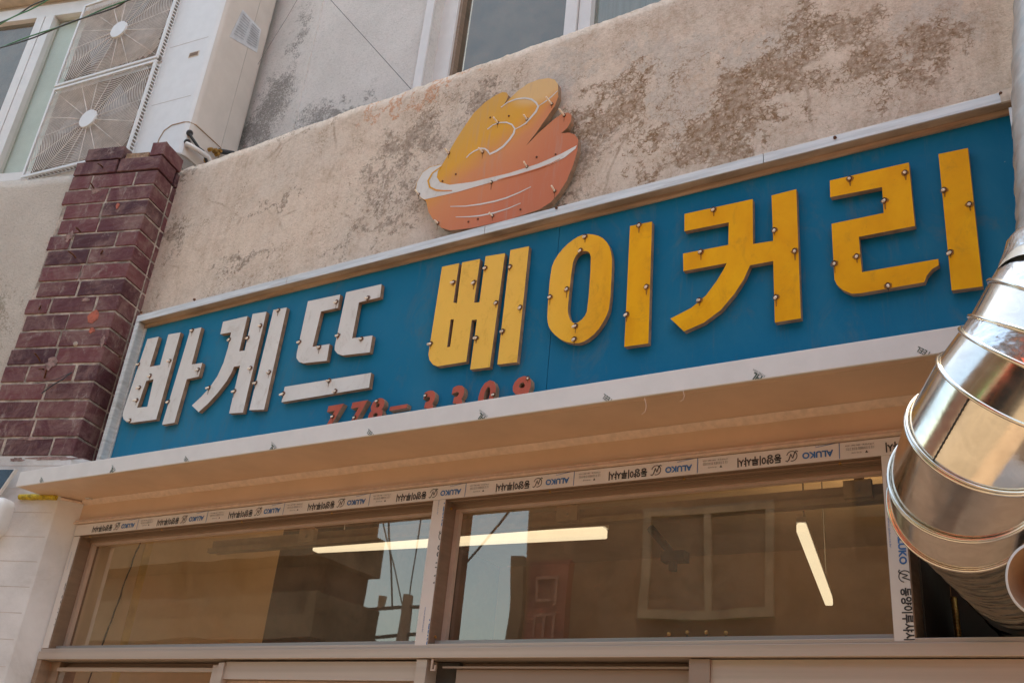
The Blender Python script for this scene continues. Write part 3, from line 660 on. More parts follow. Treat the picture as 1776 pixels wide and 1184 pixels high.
def chaikin(p, n=2):
    for _ in range(n):
        q = []
        for i in range(len(p)): a = p[i]; b = p[(i+1) % len(p)]; q += [(a[0]*.75+b[0]*.25, a[1]*.75+b[1]*.25), (a[0]*.25+b[0]*.75, a[1]*.25+b[1]*.75)]
        p = q
    return p
LT, LG = .014, .003     # letter thickness, stand-off
YL = YPN-LG-LT
def socket(c, par, out=.007, droop=.005, side=0.0, r=.0050, big=1.0):
    m = MB(); k = 9
    c = Vector(c)
    ring = lambda rr, dy, dx=0, dz=0: [c+Vector((rr*math.cos(a)+dx, dy, rr*1.15*math.sin(a)+dz)) for a in [2*math.pi*j/k for j in range(k)]]
    halo = [c+Vector((big*r*(1.45+.5*random.random())*math.cos(a), -.0007, big*r*(1.3+.6*random.random())*math.sin(a)-.002)) for a in [2*math.pi*j/12 for j in range(12)]]
    m.add(halo, [tuple(range(12))], 0)
    L = random.uniform(.006, .022); w = r*random.uniform(.35, .7)
    m.add([c+Vector((-w, -.0005, -r*.6)), c+Vector((w, -.0005, -r*.6)), c+Vector((w*.5, -.0005, -r-L)), c+Vector((-w*.3, -.0005, -r-L))], [(0, 1, 2, 3)], 0)
    m.add(ring(r*1.05, -.0012)+ring(r*.9, -.0032)+ring(r*.5, -.0022), [(j, (j+1) % k, k+(j+1) % k, k+j) for j in range(k)]+[(k+j, k+(j+1) % k, 2*k+(j+1) % k, 2*k+j) for j in range(k)]+[tuple(range(2*k, 3*k))], 1)
    p0 = c+Vector((0, -.0015, -.0012)); d = Vector((side+random.uniform(-.003, .003), -out, -droop))
    e_ = p0+d*.97
    m.tube([p0, p0+d*.3, p0+d*.9], [r*.62, r*.60, r*.62], 8, 2, False); m.tube([p0+d*.9, e_], [r*.62, r*.45], 8, 2)
    return m.build('bulb_socket', [M['halo'], M['rust'], M['peg']], par)
def letter(polys, conv, mat, sockets, label, name='letter', drp=.006, sd=0.0):
    m = MB()
    for pl in polys:
        outer, holes = pl[0], pl[1:]
        P = [YP(*conv(*q), YL) for q in outer]; Hs = [[YP(*conv(*q), YL) for q in h] for h in holes]
        m.prism(P, (0, LT, 0), Hs, 0, 1)
    o = m.build(name, [mat, M['lside']], sign); tag(o, label)
    for q in sockets:
        p = YP(*conv(*q), YL); socket(p, o, .008+.004*random.random(), drp+.003*random.random(), sd+random.uniform(-.002, .002))
    return o
letter([
 [[(268, 382), (338, 367), (282, 553), (346, 541), (397, 354), (472, 341), (322, 875), (165, 896), (140, 890), (122, 874), (115, 850), (120, 825)], [(262, 638), (306, 628), (268, 797), (204, 804)]],
 [[(532, 325), (600, 310), (540, 538), (605, 528), (583, 612), (510, 628), (434, 895), (358, 908)]]],
 Z3, M['lwhite'], [(547, 327), (216, 535), (408, 515), (287, 605), (222, 678), (205, 755), (398, 765), (162, 880), (583, 568)], 'first white letter from the left')
letter([
 [[(733, 276), (883, 241), (832, 457), (866, 452), (915, 228), (1000, 214), (855, 833), (770, 838), (838, 545), (800, 552), (785, 588), (755, 640), (700, 712), (640, 778), (583, 830), (541, 790), (600, 735), (650, 680), (697, 612), (735, 530), (765, 430), (783, 340), (716, 352)]],
 [[(1043, 203), (1125, 188), (985, 815), (894, 818)]]],
 Z3, M['lwhite'], [(1075, 203), (773, 383), (887, 373), (966, 297), (904, 558), (1019, 583), (805, 700), (935, 650), (649, 678)], 'second white letter from the left')
letter([
 [[(1255, 150), (1453, 108), (1438, 190), (1335, 213), (1283, 430), (1388, 412), (1370, 515), (1228, 530), (1200, 522), (1184, 498), (1186, 470)]],
 [[(1490, 95), (1707, 45), (1698, 125), (1568, 157), (1526, 378), (1652, 360), (1635, 463), (1468, 482), (1437, 472), (1419, 450), (1420, 425)]],
 [[(1112, 675), (1643, 589), (1630, 680), (1092, 770)]]],
 Z3, M['lwhite'], [(1433, 152), (1625, 128), (1204, 398), (1327, 430), (1442, 357), (1585, 378), (1105, 715), (1387, 635), (1425, 700)], 'third white letter with a long bar underneath')
letter([
 [[(232, 288), (335, 266), (300, 503), (322, 507), (353, 262), (462, 240), (425, 505), (458, 501), (495, 225), (612, 206), (520, 893), (402, 907), (443, 606), (412, 608), (378, 860), (205, 888), (178, 878), (156, 850), (150, 815)], [(284, 606), (304, 603), (281, 770), (262, 773)]],
 [[(645, 187), (757, 164), (685, 863), (566, 877)]]],
 Z5, M['lyellow'], [(303, 380), (427, 380), (495, 293), (560, 503), (643, 285), (706, 530), (600, 675), (441, 715), (165, 750)], 'first yellow letter, with three close upright strokes')
O_out = [(1125, 89), (1192, 104), (1236, 148), (1258, 215), (1258, 300), (1246, 525), (1220, 598), (1165, 682), (1100, 735), (1045, 752), (965, 738), (900, 688), (872, 640), (866, 575), (888, 305), (918, 232), (978, 160), (1040, 112), (1085, 94)]
O_in = [(1095, 190), (1122, 199), (1134, 235), (1112, 545), (1090, 595), (1040, 632), (1010, 618), (992, 572), (992, 520), (1018, 275), (1036, 225), (1060, 199)]
letter([[chaikin(O_out, 1), chaikin(O_in, 1)], [[(1367, 42), (1500, 15), (1478, 750), (1333, 770)]]],
 Z5, M['lyellow'], [(1098, 103), (1070, 187), (987, 420), (886, 467), (1040, 642), (1032, 722), (1423, 33), (1468, 405), (1348, 572)], 'second yellow letter, a tall oval beside an upright bar')
letter([[[(157, 388), (482, 317), (484, 531), (580, 516), (572, 300), (690, 270), (712, 885), (588, 905), (580, 612), (470, 632), (440, 698), (395, 768), (330, 845), (250, 905), (155, 947), (90, 886), (190, 835), (260, 775), (312, 705), (345, 650), (358, 622), (152, 660), (150, 577), (366, 535), (368, 428), (157, 470)]]],
 Z6, M['lyellow'], [(297, 365), (236, 566), (586, 463), (683, 562), (594, 782), (229, 797)], 'third yellow letter, with a curved leg')
letter([[[(850, 229), (1226, 143), (1256, 445), (988, 497), (1003, 665), (1367, 602), (1369, 632), (1340, 648), (1313, 680), (1300, 713), (1000, 765), (955, 768), (912, 750), (884, 725), (872, 700), (858, 435), (1107, 383), (1099, 260), (852, 308)]],
 [[(1368, 103), (1508, 74), (1579, 733), (1431, 752)]]],
 Z6, M['lyellow'], [(945, 218), (1209, 190), (1111, 322), (978, 588), (872, 622), (1127, 727), (1395, 272), (1516, 340), (1424, 570)], 'fourth yellow letter, its lower arm broken off in a bite shape')
# phone number
def ZD_(x, y): return (x/4.2286+540, y/4.2286+630)
def digit(ch, tlp, trp, h, sock=None):
    vs, fs = fit(textmesh(ch, 1.0, .035), 1, 1)
    a, b = YP(*ZD_(*tlp), YL), YP(*ZD_(*trp), YL); w = b.x-a.x; shear = .10
    me = MB(); bm = bmesh.new()
    bv = [bm.verts.new((a.x+(v.x+.5)*w+(v.y-.5)*h*shear, YL, a.z-h*.5+v.y*h)) for v in vs]
    for f in fs:
        try: bm.faces.new([bv[i] for i in f])
        except Exception: pass
    bmesh.ops.remove_doubles(bm, verts=bm.verts, dist=1e-6)
    front = bm.faces[:]; edges = [e for e in bm.edges if e.is_boundary]
    r = bmesh.ops.extrude_edge_only(bm, edges=edges)
    nv = [g_ for g_ in r['geom'] if isinstance(g_, bmesh.types.BMVert)]; bmesh.ops.translate(bm, verts=nv, vec=(0, LT+.004, 0))
    mesh = bpy.data.meshes.new('digit')
    for f in bm.faces: f.material_index = 0 if f in front else 1
    bmesh.ops.recalc_face_normals(bm, faces=bm.faces)
    bm.to_mesh(mesh); bm.free(); mesh.materials.append(M['lred']); mesh.materials.append(M['lside'])
    o = bpy.data.objects.new('digit' if ch != '-' else 'dash', mesh); C.collection.objects.link(o); o.parent = sign; o.matrix_parent_inverse = Matrix.Translation(-Vector(sign.location))
    if sock: socket(YP(*ZD_(*sock), YL), o, .006, .004, 0, .0038)
    return o
DH = .082
for ch, a, b, s in (('7', (126, 313), (236, 300), (160, 385)), ('7', (302, 287), (412, 276), (320, 393)), ('8', (448, 262), (550, 252), (485, 272)),
                  ('3', (830, 205), (922, 198), (840, 232)), ('3', (1038, 168), (1135, 160), None), ('0', (1248, 133), (1370, 120), (1340, 225)), ('9', (1490, 103), (1625, 90), (1590, 105))):
    digit(ch, a, b, DH if ch != '8' else DH*.86, s)
m = MB(); P = [YP(*ZD_(*q), YL) for q in ((578, 318), (706, 297), (700, 326), (572, 347))]; m.prism(P, (0, LT+.004, 0), (), 0, 1); m.build('dash', [M['lred'], M['lside']], sign)

# ================================================================ PASTRY EMBLEM
emb = thing('pastry_emblem', 'flat pastry shaped cut-out board, yellow fading to red, mounted above the sign', 'emblem', YP(870, 290, 1.95))
YE = 1.945
def embmat():
    k = N('emblem print with sheen'); p0, p1 = YP(820, 200, YE), YP(920, 350, YE)
    d = (p1-p0); L2 = d.length_squared
    a = k.n('ShaderNodeVectorMath', operation='SUBTRACT'); k.L(k.pos, a.inputs[0]); a.inputs[1].default_value = p0
    b = k.n('ShaderNodeVectorMath', operation='DOT_PRODUCT'); k.L(a.outputs[0], b.inputs[0]); b.inputs[1].default_value = tuple(d/L2)
    t = k.math('ADD', b.outputs['Value'], k.math('MULTIPLY', k.math('SUBTRACT', k.noise(5, 2), .5), .25))
    cr = k.n('ShaderNodeValToRGB'); k.L(t, cr.inputs[0]); e = cr.color_ramp.elements
    e[0].position = .05; e[0].color = (.60, .32, .06, 1); e[1].position = .95; e[1].color = (.53, .145, .080, 1)
    x = e.new(.28); x.color = (.66, .32, .03, 1); x = e.new(.48); x.color = (.59, .225, .09, 1)
    # right-hand leaves are orange-red
    p2, p3 = YP(870, 230, YE), YP(965, 250, YE); d2 = p3-p2
    a2 = k.n('ShaderNodeVectorMath', operation='SUBTRACT'); k.L(k.pos, a2.inputs[0]); a2.inputs[1].default_value = p2
    b2 = k.n('ShaderNodeVectorMath', operation='DOT_PRODUCT'); k.L(a2.outputs[0], b2.inputs[0]); b2.inputs[1].default_value = tuple(d2/d2.length_squared)
    c = k.mix(k.math('MULTIPLY', k.ramp(b2.outputs['Value'], .35, 1.1), .7), cr.outputs[0], (.50, .16, .075))
    q = YP(935, 150, YE); c = k.mix(k.ramp(k.blobs([(q.x, YE, q.z, .16, .11)], 0), .2, .8, 0, .8), c, (.66, .44, .22))  # pale sun sheen on the top lobe, painted into the colour
    c = k.mix(k.ramp(k.noise(12, 8, .75, (3.5, 1, .3), .3, 3), .5, .72, 0, .45), c, (.42, .27, .21))
    return k.fin(c, .5, 0, k.bump(k.noise(80, 5), .15, .001), .15)
EM = embmat()
E_out = [(160, 820), (170, 770), (208, 705), (260, 668), (345, 650), (375, 600), (408, 532), (440, 478), (490, 400), (560, 300), (640, 225), (710, 178), (755, 158), (782, 160), (796, 180), (785, 212), (765, 245), (737, 279), (800, 208), (860, 150), (930, 100), (1005, 71), (1070, 62), (1112, 72), (1135, 105), (1138, 190), (1112, 255), (1060, 330), (990, 430), (915, 528), (1000, 440), (1100, 350), (1165, 305), (1205, 297), (1228, 315), (1226, 355), (1200, 402), (1157, 440), (1210, 435), (1250, 448), (1273, 480), (1268, 560), (1238, 660), (1195, 765), (1140, 850), (1085, 912), (1010, 960), (800, 1030), (560, 1085), (400, 1104), (340, 1087), (290, 1043), (250, 980), (232, 900), (200, 885), (172, 858)]
m = MB(); m.prism([YP(*Z4(*q), YE) for q in E_out], (0, .018, 0), (), 0, 1); plate = m.build('plate', [EM, M['lside']], emb)
def flat(polys, mb, y):
    for p in polys:
        P = [YP(*Z4(*q), y) for q in p]; mb.prism(P, (0, .0005, 0))
def taper(pts, w):
    P = [Vector((*p, 0)) for p in pts]; n = len(P); L, Rr = [], []
    for i, p in enumerate(P):
        t = (P[min(i+1, n-1)]-P[max(i-1, 0)]).normalized(); nn = Vector((-t.y, t.x, 0)); ww = w*(math.sin(math.pi*min(max(i/(n-1), .08), .92))**.6)/2
        L.append((p+nn*ww)[:2]); Rr.append((p-nn*ww)[:2])
    return L+Rr[::-1]
m = MB()
flat([[(163, 822), (172, 772), (210, 707), (262, 671), (343, 653), (312, 700), (306, 740), (328, 775), (395, 792), (550, 772), (800, 712), (1000, 648), (1150, 583), (1264, 522), (1255, 545), (1180, 606), (1080, 655), (900, 708), (700, 768), (450, 840), (222, 892), (202, 882), (173, 856)]], m, YE-.0009)
flat([taper([(398, 940), (500, 938), (600, 925), (700, 905), (780, 882), (870, 845), (950, 805)], 10), taper([(435, 1012), (530, 1010), (600, 1003), (700, 983), (790, 955), (880, 917)], 9)], m, YE-.0009)
flat([taper([(745, 262), (790, 228), (850, 205), (910, 198), (955, 207), (985, 230), (1000, 255), (985, 290), (955, 325), (915, 370), (880, 392), (845, 410)], 13),
      taper([(1004, 252), (1045, 225), (1090, 190), (1133, 148)], 7)], m, YE-.0009)
flat([taper([(652, 412), (690, 382), (740, 366), (785, 365), (820, 380), (840, 408), (832, 440), (805, 480), (760, 530), (715, 560), (668, 582), (655, 560), (635, 545), (605, 542), (560, 562), (530, 583), (508, 607)], 13)], m, YE-.0009)
m.build('white_line', M['lwhite'], plate)
m = MB(); flat([taper([(335, 667), (275, 712), (246, 765), (258, 808), (300, 828), (350, 832), (410, 831)], 13), taper([(720, 757), (850, 725), (1000, 680), (1090, 645), (1150, 612)], 6)], m, YE-.0018); m.build('orange_line', EM, plate)
for (x, y), up in zip(((725, 368), (925, 345), (1095, 240), (1180, 318), (390, 575), (622, 568), (925, 670), (683, 775), (185, 858), (1115, 835), (690, 1005), (315, 1055)), (1, .8, 1.3, 1.2, .9, .8, .9, 0, .9, .9, .6, .6)):
    p = YP(*Z4(x, y), YE); socket(p, plate, .016*up+.004, -.009*up, -.004*up, .0044, .7)
m = MB()
for q in ((673, 333), (800, 322), (990, 603), (1120, 585), (437, 720), (346, 768), (880, 962), (588, 1027), (523, 1045)):
    m = MB(); p = YP(*Z4(*q), YE); m.tube([(p.x, YE-.002, p.z), (p.x, YE+.001, p.z)], .003, 8); m.build('screw', M['rust'], plate)

# ================================================================ NEIGHBOUR BUILDING (turned facade)
nb = thing('neighbour_building', 'plastered corner building at left with a dark red brick pier over a white painted base', 'building', LS(-.8, .3, 0))
ZB0, ZB1 = 2.577, 3.735
core = MB(); core.prism([LS(-.373, .004, ZB0), LS(-.004, .004, ZB0), LS(-.004, .14, ZB0), LS(-.373, .14, ZB0)], (0, 0, ZB1-.03-ZB0)); pier = core.build('brick_pier', M['mortar'], nb)
br = MB(); CH = (ZB1-.0-ZB0)/17.4; BL = .182
def jit(a): return random.uniform(-a, a)
row = 0; z = ZB0+.004
while z < ZB1-.02:
    h = CH-.008
    offs = [(-.375, -.19), (-.181, 0)] if row % 2 else [(-.375, -.285), (-.276, -.095), (-.086, 0)]
    if row % 2 == 0 and row % 4 == 2: offs = [(-.375, -.20), (-.191, 0)]
    for i, (a, b) in enumerate(offs):
        aa = a+(jit(.012) if i == 0 else jit(.003))
        if i == 0 and row in (9, 13, 14): aa += .016
        bb = b+(0 if i == len(offs)-1 else jit(.003))
        d = .0012*random.random(); hh = h
        o = LS(aa, d, z+jit(.001)); br.obox(o, FD*(bb-aa), FN*.085 if i < len(offs)-1 else FN*.10, Vector((0, 0, hh)))
    # the side return
    y0 = .103 if row % 2 else .103
    br.obox(LS(-.09, y0+.008, z), FD*.0885, FN*.05, Vector((0, 0, h)))
    z += CH; row += 1
# broken crown
br.obox(LS(-.345, .004, z+.0), FD*.165, FN*.09, Vector((0, 0, CH-.01)))
br.obox(LS(-.17, .012, z-.004), FD*.10, FN*.07, Vector((0, 0, .028)), 1)
br.obox(LS(-.060, .004, z+.0), FD*.061, FN*.12, Vector((0, 0, CH-.008)))
_b = br
bo = br.build('brickwork', [M['brick'], simple('broken brick', (.30, .19, .12), .95, 0, .4, 40, 1, 60, .008)], pier, .0022)
bmx = bmesh.new(); bmx.from_mesh(bo.data)
bmesh.ops.subdivide_edges(bmx, edges=[e for e in bmx.edges if e.calc_length() > .03], cuts=5, use_grid_fill=True)
for v in bmx.verts:
    q_ = v.co*38; q2_ = v.co*110
    v.co += Vector((noise.noise(q_), noise.noise(q_+Vector((9, 0, 0))), noise.noise(q_+Vector((0, 9, 0)))))*.0014 + Vector((noise.noise(q2_), noise.noise(q2_+Vector((5, 0, 0))), noise.noise(q2_+Vector((0, 5, 0)))))*.0010
bmesh.ops.recalc_face_normals(bmx, faces=bmx.faces); bmx.to_mesh(bo.data); bmx.free()
# mortar smears and paint
def patch(mb, c, rx, rz, e=-.0016, k=14, j=.35):
    s, z = c; pts = [LS(s+rx*(1+jit(j))*math.cos(a), e, z+rz*(1+jit(j))*math.sin(a)) for a in [2*math.pi*i/k for i in range(k)]]
    mb.prism(pts, FN*.0012)
def sc(px, py): p = LP(px, py); return ((p-COR).dot(FD), p.z)
for q_, a_, b_, j_ in (((204, 357), .008, .013, .4), ((162, 549), .022, .024, .15), ((160, 573), .013, .010, .3)): m = MB(); patch(m, sc(*q_), a_, b_, j=j_); m.build('paint_blotch', M['redpaint'], pier)
m = MB()
SM = simple('mortar smear', (.24, .15, .135), .95, 0, .4, 60, .8, 120, .003)
for (px, py, rx, rz) in ((165, 330, .02, .012), (120, 410, .018, .02), (150, 520, .02, .008), (88, 630, .02, .02), (60, 760, .05, .006), (178, 590, .01, .02), (90, 795, .10, .006), (30, 797, .03, .008)):
    m = MB(); patch(m, sc(px, py), rx, rz, -.0006, 16, .5); m.build('mortar_smear', SM, pier)
for px, py, dx, dy in ((163, 327, -6, -9), (140, 403, -8, -8), (132, 447, -14, -12), (68, 536, 3, -6), (70, 626, -10, -14), (77, 655, 4, -14), (178, 290, -8, -6), (175, 440, 3, -5), (76, 640, -8, 0)):
    a = LP(px, py, .002); b = LP(px+dx, py+dy, -.035)
    m = MB(); m.tube([a, a.lerp(b, .5)+Vector((0, 0, .002)), b], [.0032, .003, .0028], 7); m.build('rusty_nail', M['rust'], pier)
m = MB(); m.tube([LP(125, 645, -.002), LP(105, 660, -.02), LP(92, 667, -.02), LP(72, 682, -.03)], .0022, 6); m.tube([LP(125, 645, -.002), LP(100, 657, -.015), LP(65, 664, -.02)], .0012, 6); m.build('wire_stub', M['black_rub'], pier)
m = MB(); q = LP(131, 596, -.001); m.tube([q+FN*-.004, q+FN*.002], [.007, .009], 10); m.build('plug', M['mortar'], pier)
# white painted pilaster down to the ground
m = MB(); ny = 60
base = [COR+FD*-2.2, COR.copy(), Vector((-2.8665, 1.93, 0)), Vector((-2.8665, 2.0, 0)), Vector((-2.97, 2.03, 0)), COR+FD*-2.2+FN*.4]
m.prism([Vector((p.x, p.y, 0)) for p in base], (0, 0, ZB0)); pil = m.build('white_pier', M['white_block'], nb, .002)
m = MB()
for i in range(9):
    z = 1.92+i*.078; m.obox(LS(-1.2, -.0006, z), FD*1.19, FN*.004, Vector((0, 0, .0016)))
m.build('block_joint', simple('block joint', (.46, .38, .34), .9), pil)
# plaster wall left of the pier
m = MB(); n = 60; vs = []; fs = []
for i in range(n+1):
    s = -2.6+i*(2.6-.30)/n; t = 3.722+.006*noise.noise(Vector((s*12, 0, 0)))+.004*noise.noise(Vector((s*50, 3, 0)))
    for z in [ZB0-.02+(t-ZB0+.02)*j/30 for j in range(31)]: vs.append(LS(s, .012+.004*noise.noise(Vector((s*4, 1, z*4))), z))
    vs.append(LS(s, .16, t)); vs.append(LS(s, .16, ZB0))
for i in range(n):
    for j in range(32): fs.append((i*33+j, i*33+j+1, (i+1)*33+j+1, (i+1)*33+j))
m.add(vs, fs, 0, True); m.build('plaster_wall', M['left_plaster'], nb)
# upper storey window of the neighbour
E2 = .80
def lw(px, py, e=E2): p = LP(px, py, e); return (p-COR-FN*e).dot(FD), p.z
s0, z_head = lw(30, 36); s1, _ = lw(88, 45); sm0, _ = lw(61, 42); s2, _ = lw(157, 38); s2 += .35
_, z_sill = lw(25, 302)
print('nbwin', s0, s1, sm0, s2, z_head, z_sill)
m = MB()
m.obox(LS(-4.5, E2+.02, z_head+.09), FD*(4.9+s2), FN*.2, Vector((0, 0, 2.5)))
m.obox(LS(-4.5, E2+.02, 3.2), FD*(4.9+s2), FN*.2, Vector((0, 0, z_sill-3.2-.04)))
m.build('upper_wall', M['upper'], nb)
m = MB(); m.obox(LS(-4.5, E2-.06, z_head+.13), FD*(4.6+s2), FN*.078, Vector((0, 0, .10))); m.build('window_hood', simple('cream hood', (.52, .42, .33), .7), nb)
m = MB(); fw = .055
m.obox(LS(-4.5, E2, z_head), FD*(4.5+s2), FN*.05, Vector((0, 0, .088)))
m.obox(LS(-4.5, E2, z_sill-.04), FD*(4.5+s2), FN*.05, Vector((0, 0, .05)))
m.obox(LS(sm0, E2-.004, z_sill+.01), FD*((s1-sm0)*.47), FN*.05, Vector((0, 0, z_head-z_sill-.012)))
m.obox(LS(sm0+(s1-sm0)*.5, E2-.001, z_sill+.01), FD*((s1-sm0)*.5), FN*.05, Vector((0, 0, z_head-z_sill-.012)))
m.obox(LS(s2+.0, E2, z_sill+.01), FD*.05, FN*.05, Vector((0, 0, z_head-z_sill-.012)))
nwin = m.build('upstairs_window', M['pvc'], nb)
pane('pane', [LS(-4.5, E2+.03, z_sill), LS(sm0, E2+.03, z_sill), LS(sm0, E2+.03, z_head), LS(-4.5, E2+.03, z_head)], M['glass_up'], nwin)
pane('pane', [LS(s1, E2+.03, z_sill), LS(s2, E2+.03, z_sill), LS(s2, E2+.03, z_head), LS(s1, E2+.03, z_head)], glassmat('frosted window glass', .5, (.93, .95, .92), .05), nwin)
m = MB(); m.obox(LS(-4.5, E2+.06, z_sill-.02), FD*(4.5+sm0+.02), FN*.01, Vector((0, 0, z_head-z_sill+.05))); m.build('dark_screen', simple('dark screen', (.26, .23, .215), .9), nwin)
m = MB(); m.obox(LS(s1-.03, E2+.06, z_sill-.02), FD*(s2-s1+.05), FN*.01, Vector((0, 0, z_head-z_sill+.05))); m.build('frosted_screen', simple('frosted pane', (.50, .54, .50), .8, 0, .08, 3), nwin)
m = MB(); m.obox(LS(-4.5, .16, 3.60), FD*4.4, FN*.62, Vector((0, 0, .06))); m.build('ledge_slab', M['left_plaster'], nb)

# ---------------- solar panel and sensor lamp at the left edge
sol = thing('solar_panel', 'small dark blue solar panel with a pale edge on the white pier at left', 'solar panel', LP(8, 830, -.05))
c0 = LP(27, 813, -.05); c1 = LP(-3, 857, -.05)
a = LP(27, 813, -.05); bq = LP(0, 852, -.05); cq = LP(-60, 813, -.05); dq = cq+(bq-a)*1.1
m = MB(); m.prism([a, a+(bq-a)*1.1, dq, cq], FN*.012); m.build('frame', M['pvc'], sol)
n_ = [a, a+(bq-a)*1.1, dq, cq]; cen = sum(n_, Vector((0, 0, 0)))/4
m = MB(); m.prism([cen+(p-cen)*.955-FN*.001 for p in n_], FN*.0006); m.build('cell_sheet', simple('solar cells', (.012, .03, .06), .25, 0, .3, 8, .1), sol)
lampc = LP(-12, 895, -.03)
sl_ = thing('sensor_lamp', 'white rounded solar lamp casing below the solar panel on the white pier', 'wall lamp', lampc)
m = MB(); rr = []
zz = Vector((0, 0, 1))
for (d, f) in ((.03, 1.0), (-.005, 1.0), (-.018, .93), (-.024, .8)):
    rr.append([lampc+FN*(d-.0)+FD*(.046*f*math.copysign(abs(math.cos(a))**.55, math.cos(a)))+zz*(.062*f*math.copysign(abs(math.sin(a))**.55, math.sin(a))) for a in [2*math.pi*i/40 for i in range(40)]])
m.ringloft(rr); m.add(rr[-1], [tuple(range(40))]); m.build('casing', M['white_plastic'], sl_)
m = MB(); cc = lampc+FN*-.025+FD*.005; m.tube([cc, cc-FN*.004], [.025, .022], 24); m.build('sensor_dome', simple('dome', (.6, .56, .54), .3), sl_)

# ================================================================ AIR CONDITIONER
ACT = math.radians(7); AD = Vector((math.cos(ACT), math.sin(ACT), 0)); AN = Vector((-math.sin(ACT), math.cos(ACT), 0))
AC0 = YP(330, 215, 2.03); AC0 = Vector((AC0.x, AC0.y, 0))
def AP(px, py, e=0): p = NP(px, py, AC0+AN*e, AN); return (p-AC0-AN*e).dot(AD), p.z
def AS(s, e, z): p = AC0+AD*s+AN*e; return Vector((p.x, p.y, z))
az0 = AP(322, 212)[1]-.16; az1 = az0+1.45
ax0 = AP(53, 310)[0]-.03
print('AC', AC0, 'z', az0, 'left', ax0, [AP(*q) for q in ((65, 305), (125, 133), (280, 95), (208, 268), (183, 0), (305, 0))])
ad = .26
q = NP(372, 262, AC0, AD); ad = max(.2, (q-AC0).dot(AN)); q2 = NP(420, 254, AC0, AD); print('ac depth', ad, (q2-AC0).dot(AN)); ad = (q2-AC0).dot(AN)
ac = thing('air_conditioner', 'tall cream outdoor air conditioner unit with two stacked fan grilles on the ledge', 'air conditioner', AS(-.4, .15, az0))
def rrect(x0, x1, y0, y1, r, k=6):
    pts = []
    for cx, cy, a0 in ((x1-r, y0+r, -90), (x1-r, y1-r, 0), (x0+r, y1-r, 90), (x0+r, y0+r, 180)):
        for i in range(k+1): a = math.radians(a0+90*i/k); pts.append((cx+r*math.cos(a), cy+r*math.sin(a)))
    return pts
m = MB(); cr_ = rrect(ax0, 0, 0, ad, .035)
m.ringloft([[AS(s, e, z) for s, e in cr_] for z in (az0, az1)]); m.add([AS(s, e, az0) for s, e in cr_], [tuple(range(len(cr_)))]); m.add([AS(s, e, az1) for s, e in cr_], [tuple(range(len(cr_)))])
acb = m.build('casing', M['ac_side'], ac)
m = MB()   # white front skin
fp = [(s, e) for s, e in cr_ if False]
m.box(0, 0, 0, 0, 0, 0) if False else None
gx0, gx1 = ax0+.012, AP(240, 180)[0]
gl, gr = gx0, AP(222, 262, -.03)[0]
def arc_front(x1=0.0): return [(ax0+.04, -.0016), (-.035, -.0016)]+[(-.035+.0366*math.sin(math.radians(a)), .035-.0366*math.cos(math.radians(a))) for a in (15, 30, 45)]
af = arc_front()
m.ringloft([[AS(s, e, z) for s, e in af] for z in (az0+.13, az1-.01)]) if False else None
vs = []; fs = []
for z in (az0+.005, az1-.01): vs += [AS(s, e, z) for s, e in af]
L_ = len(af); fs = [(i, i+1, L_+i+1, L_+i) for i in range(L_-1)]; m.add(vs, fs, 0, True); m.build('front_panel', M['white_plastic'], acb)
m = MB()
for zf in (.30, .62, .95, 1.2): m.obox(AS(gr+.02, -.0022, az0+zf), AD*(-.04-gr-.02), AN*.001, Vector((0, 0, .002)))
q = NP(425, 130, AC0, AD); ey = ad*.62
m.obox(AS(.0002, ey, az0+.02), AD*.001, AN*.0016, Vector((0, 0, az1-az0-.03)))
m.build('panel_seam', simple('seam', (.42, .37, .34), .6), acb)
s_, z_ = AP(337, 95); m = MB(); m.obox(AS(s_-.028, -.003, z_-.014), AD*.056, AN*.002, Vector((0, 0, .028))); hb = m.build('grip_slot', simple('slot rim', (.55, .45, .36), .6), acb)
m = MB(); m.obox(AS(s_-.023, -.0042, z_-.009), AD*.046, AN*.001, Vector((0, 0, .018))); m.build('slot_recess', simple('slot recess', (.20, .13, .09), .8), hb)
# lower service cover
zc_ = AP(322, 212)[1]
cov = MB(); cpts = [(-.15, az0), (-.15, zc_-.06), (-.135, zc_-.02), (-.10, zc_), (-.036, zc_)]
m = MB(); m.tube([AS(s, -.002, z) for s, z in cpts]+[AS(-.015, .004, zc_), AS(.001, .03, zc_)]+[AS(.001, e, zc_) for e in (.06, .10, ey)]+[AS(.001, ey, az0)], .0028, 6); m.build('cover_edge', simple('cover edge', (.34, .23, .15), .7), acb)
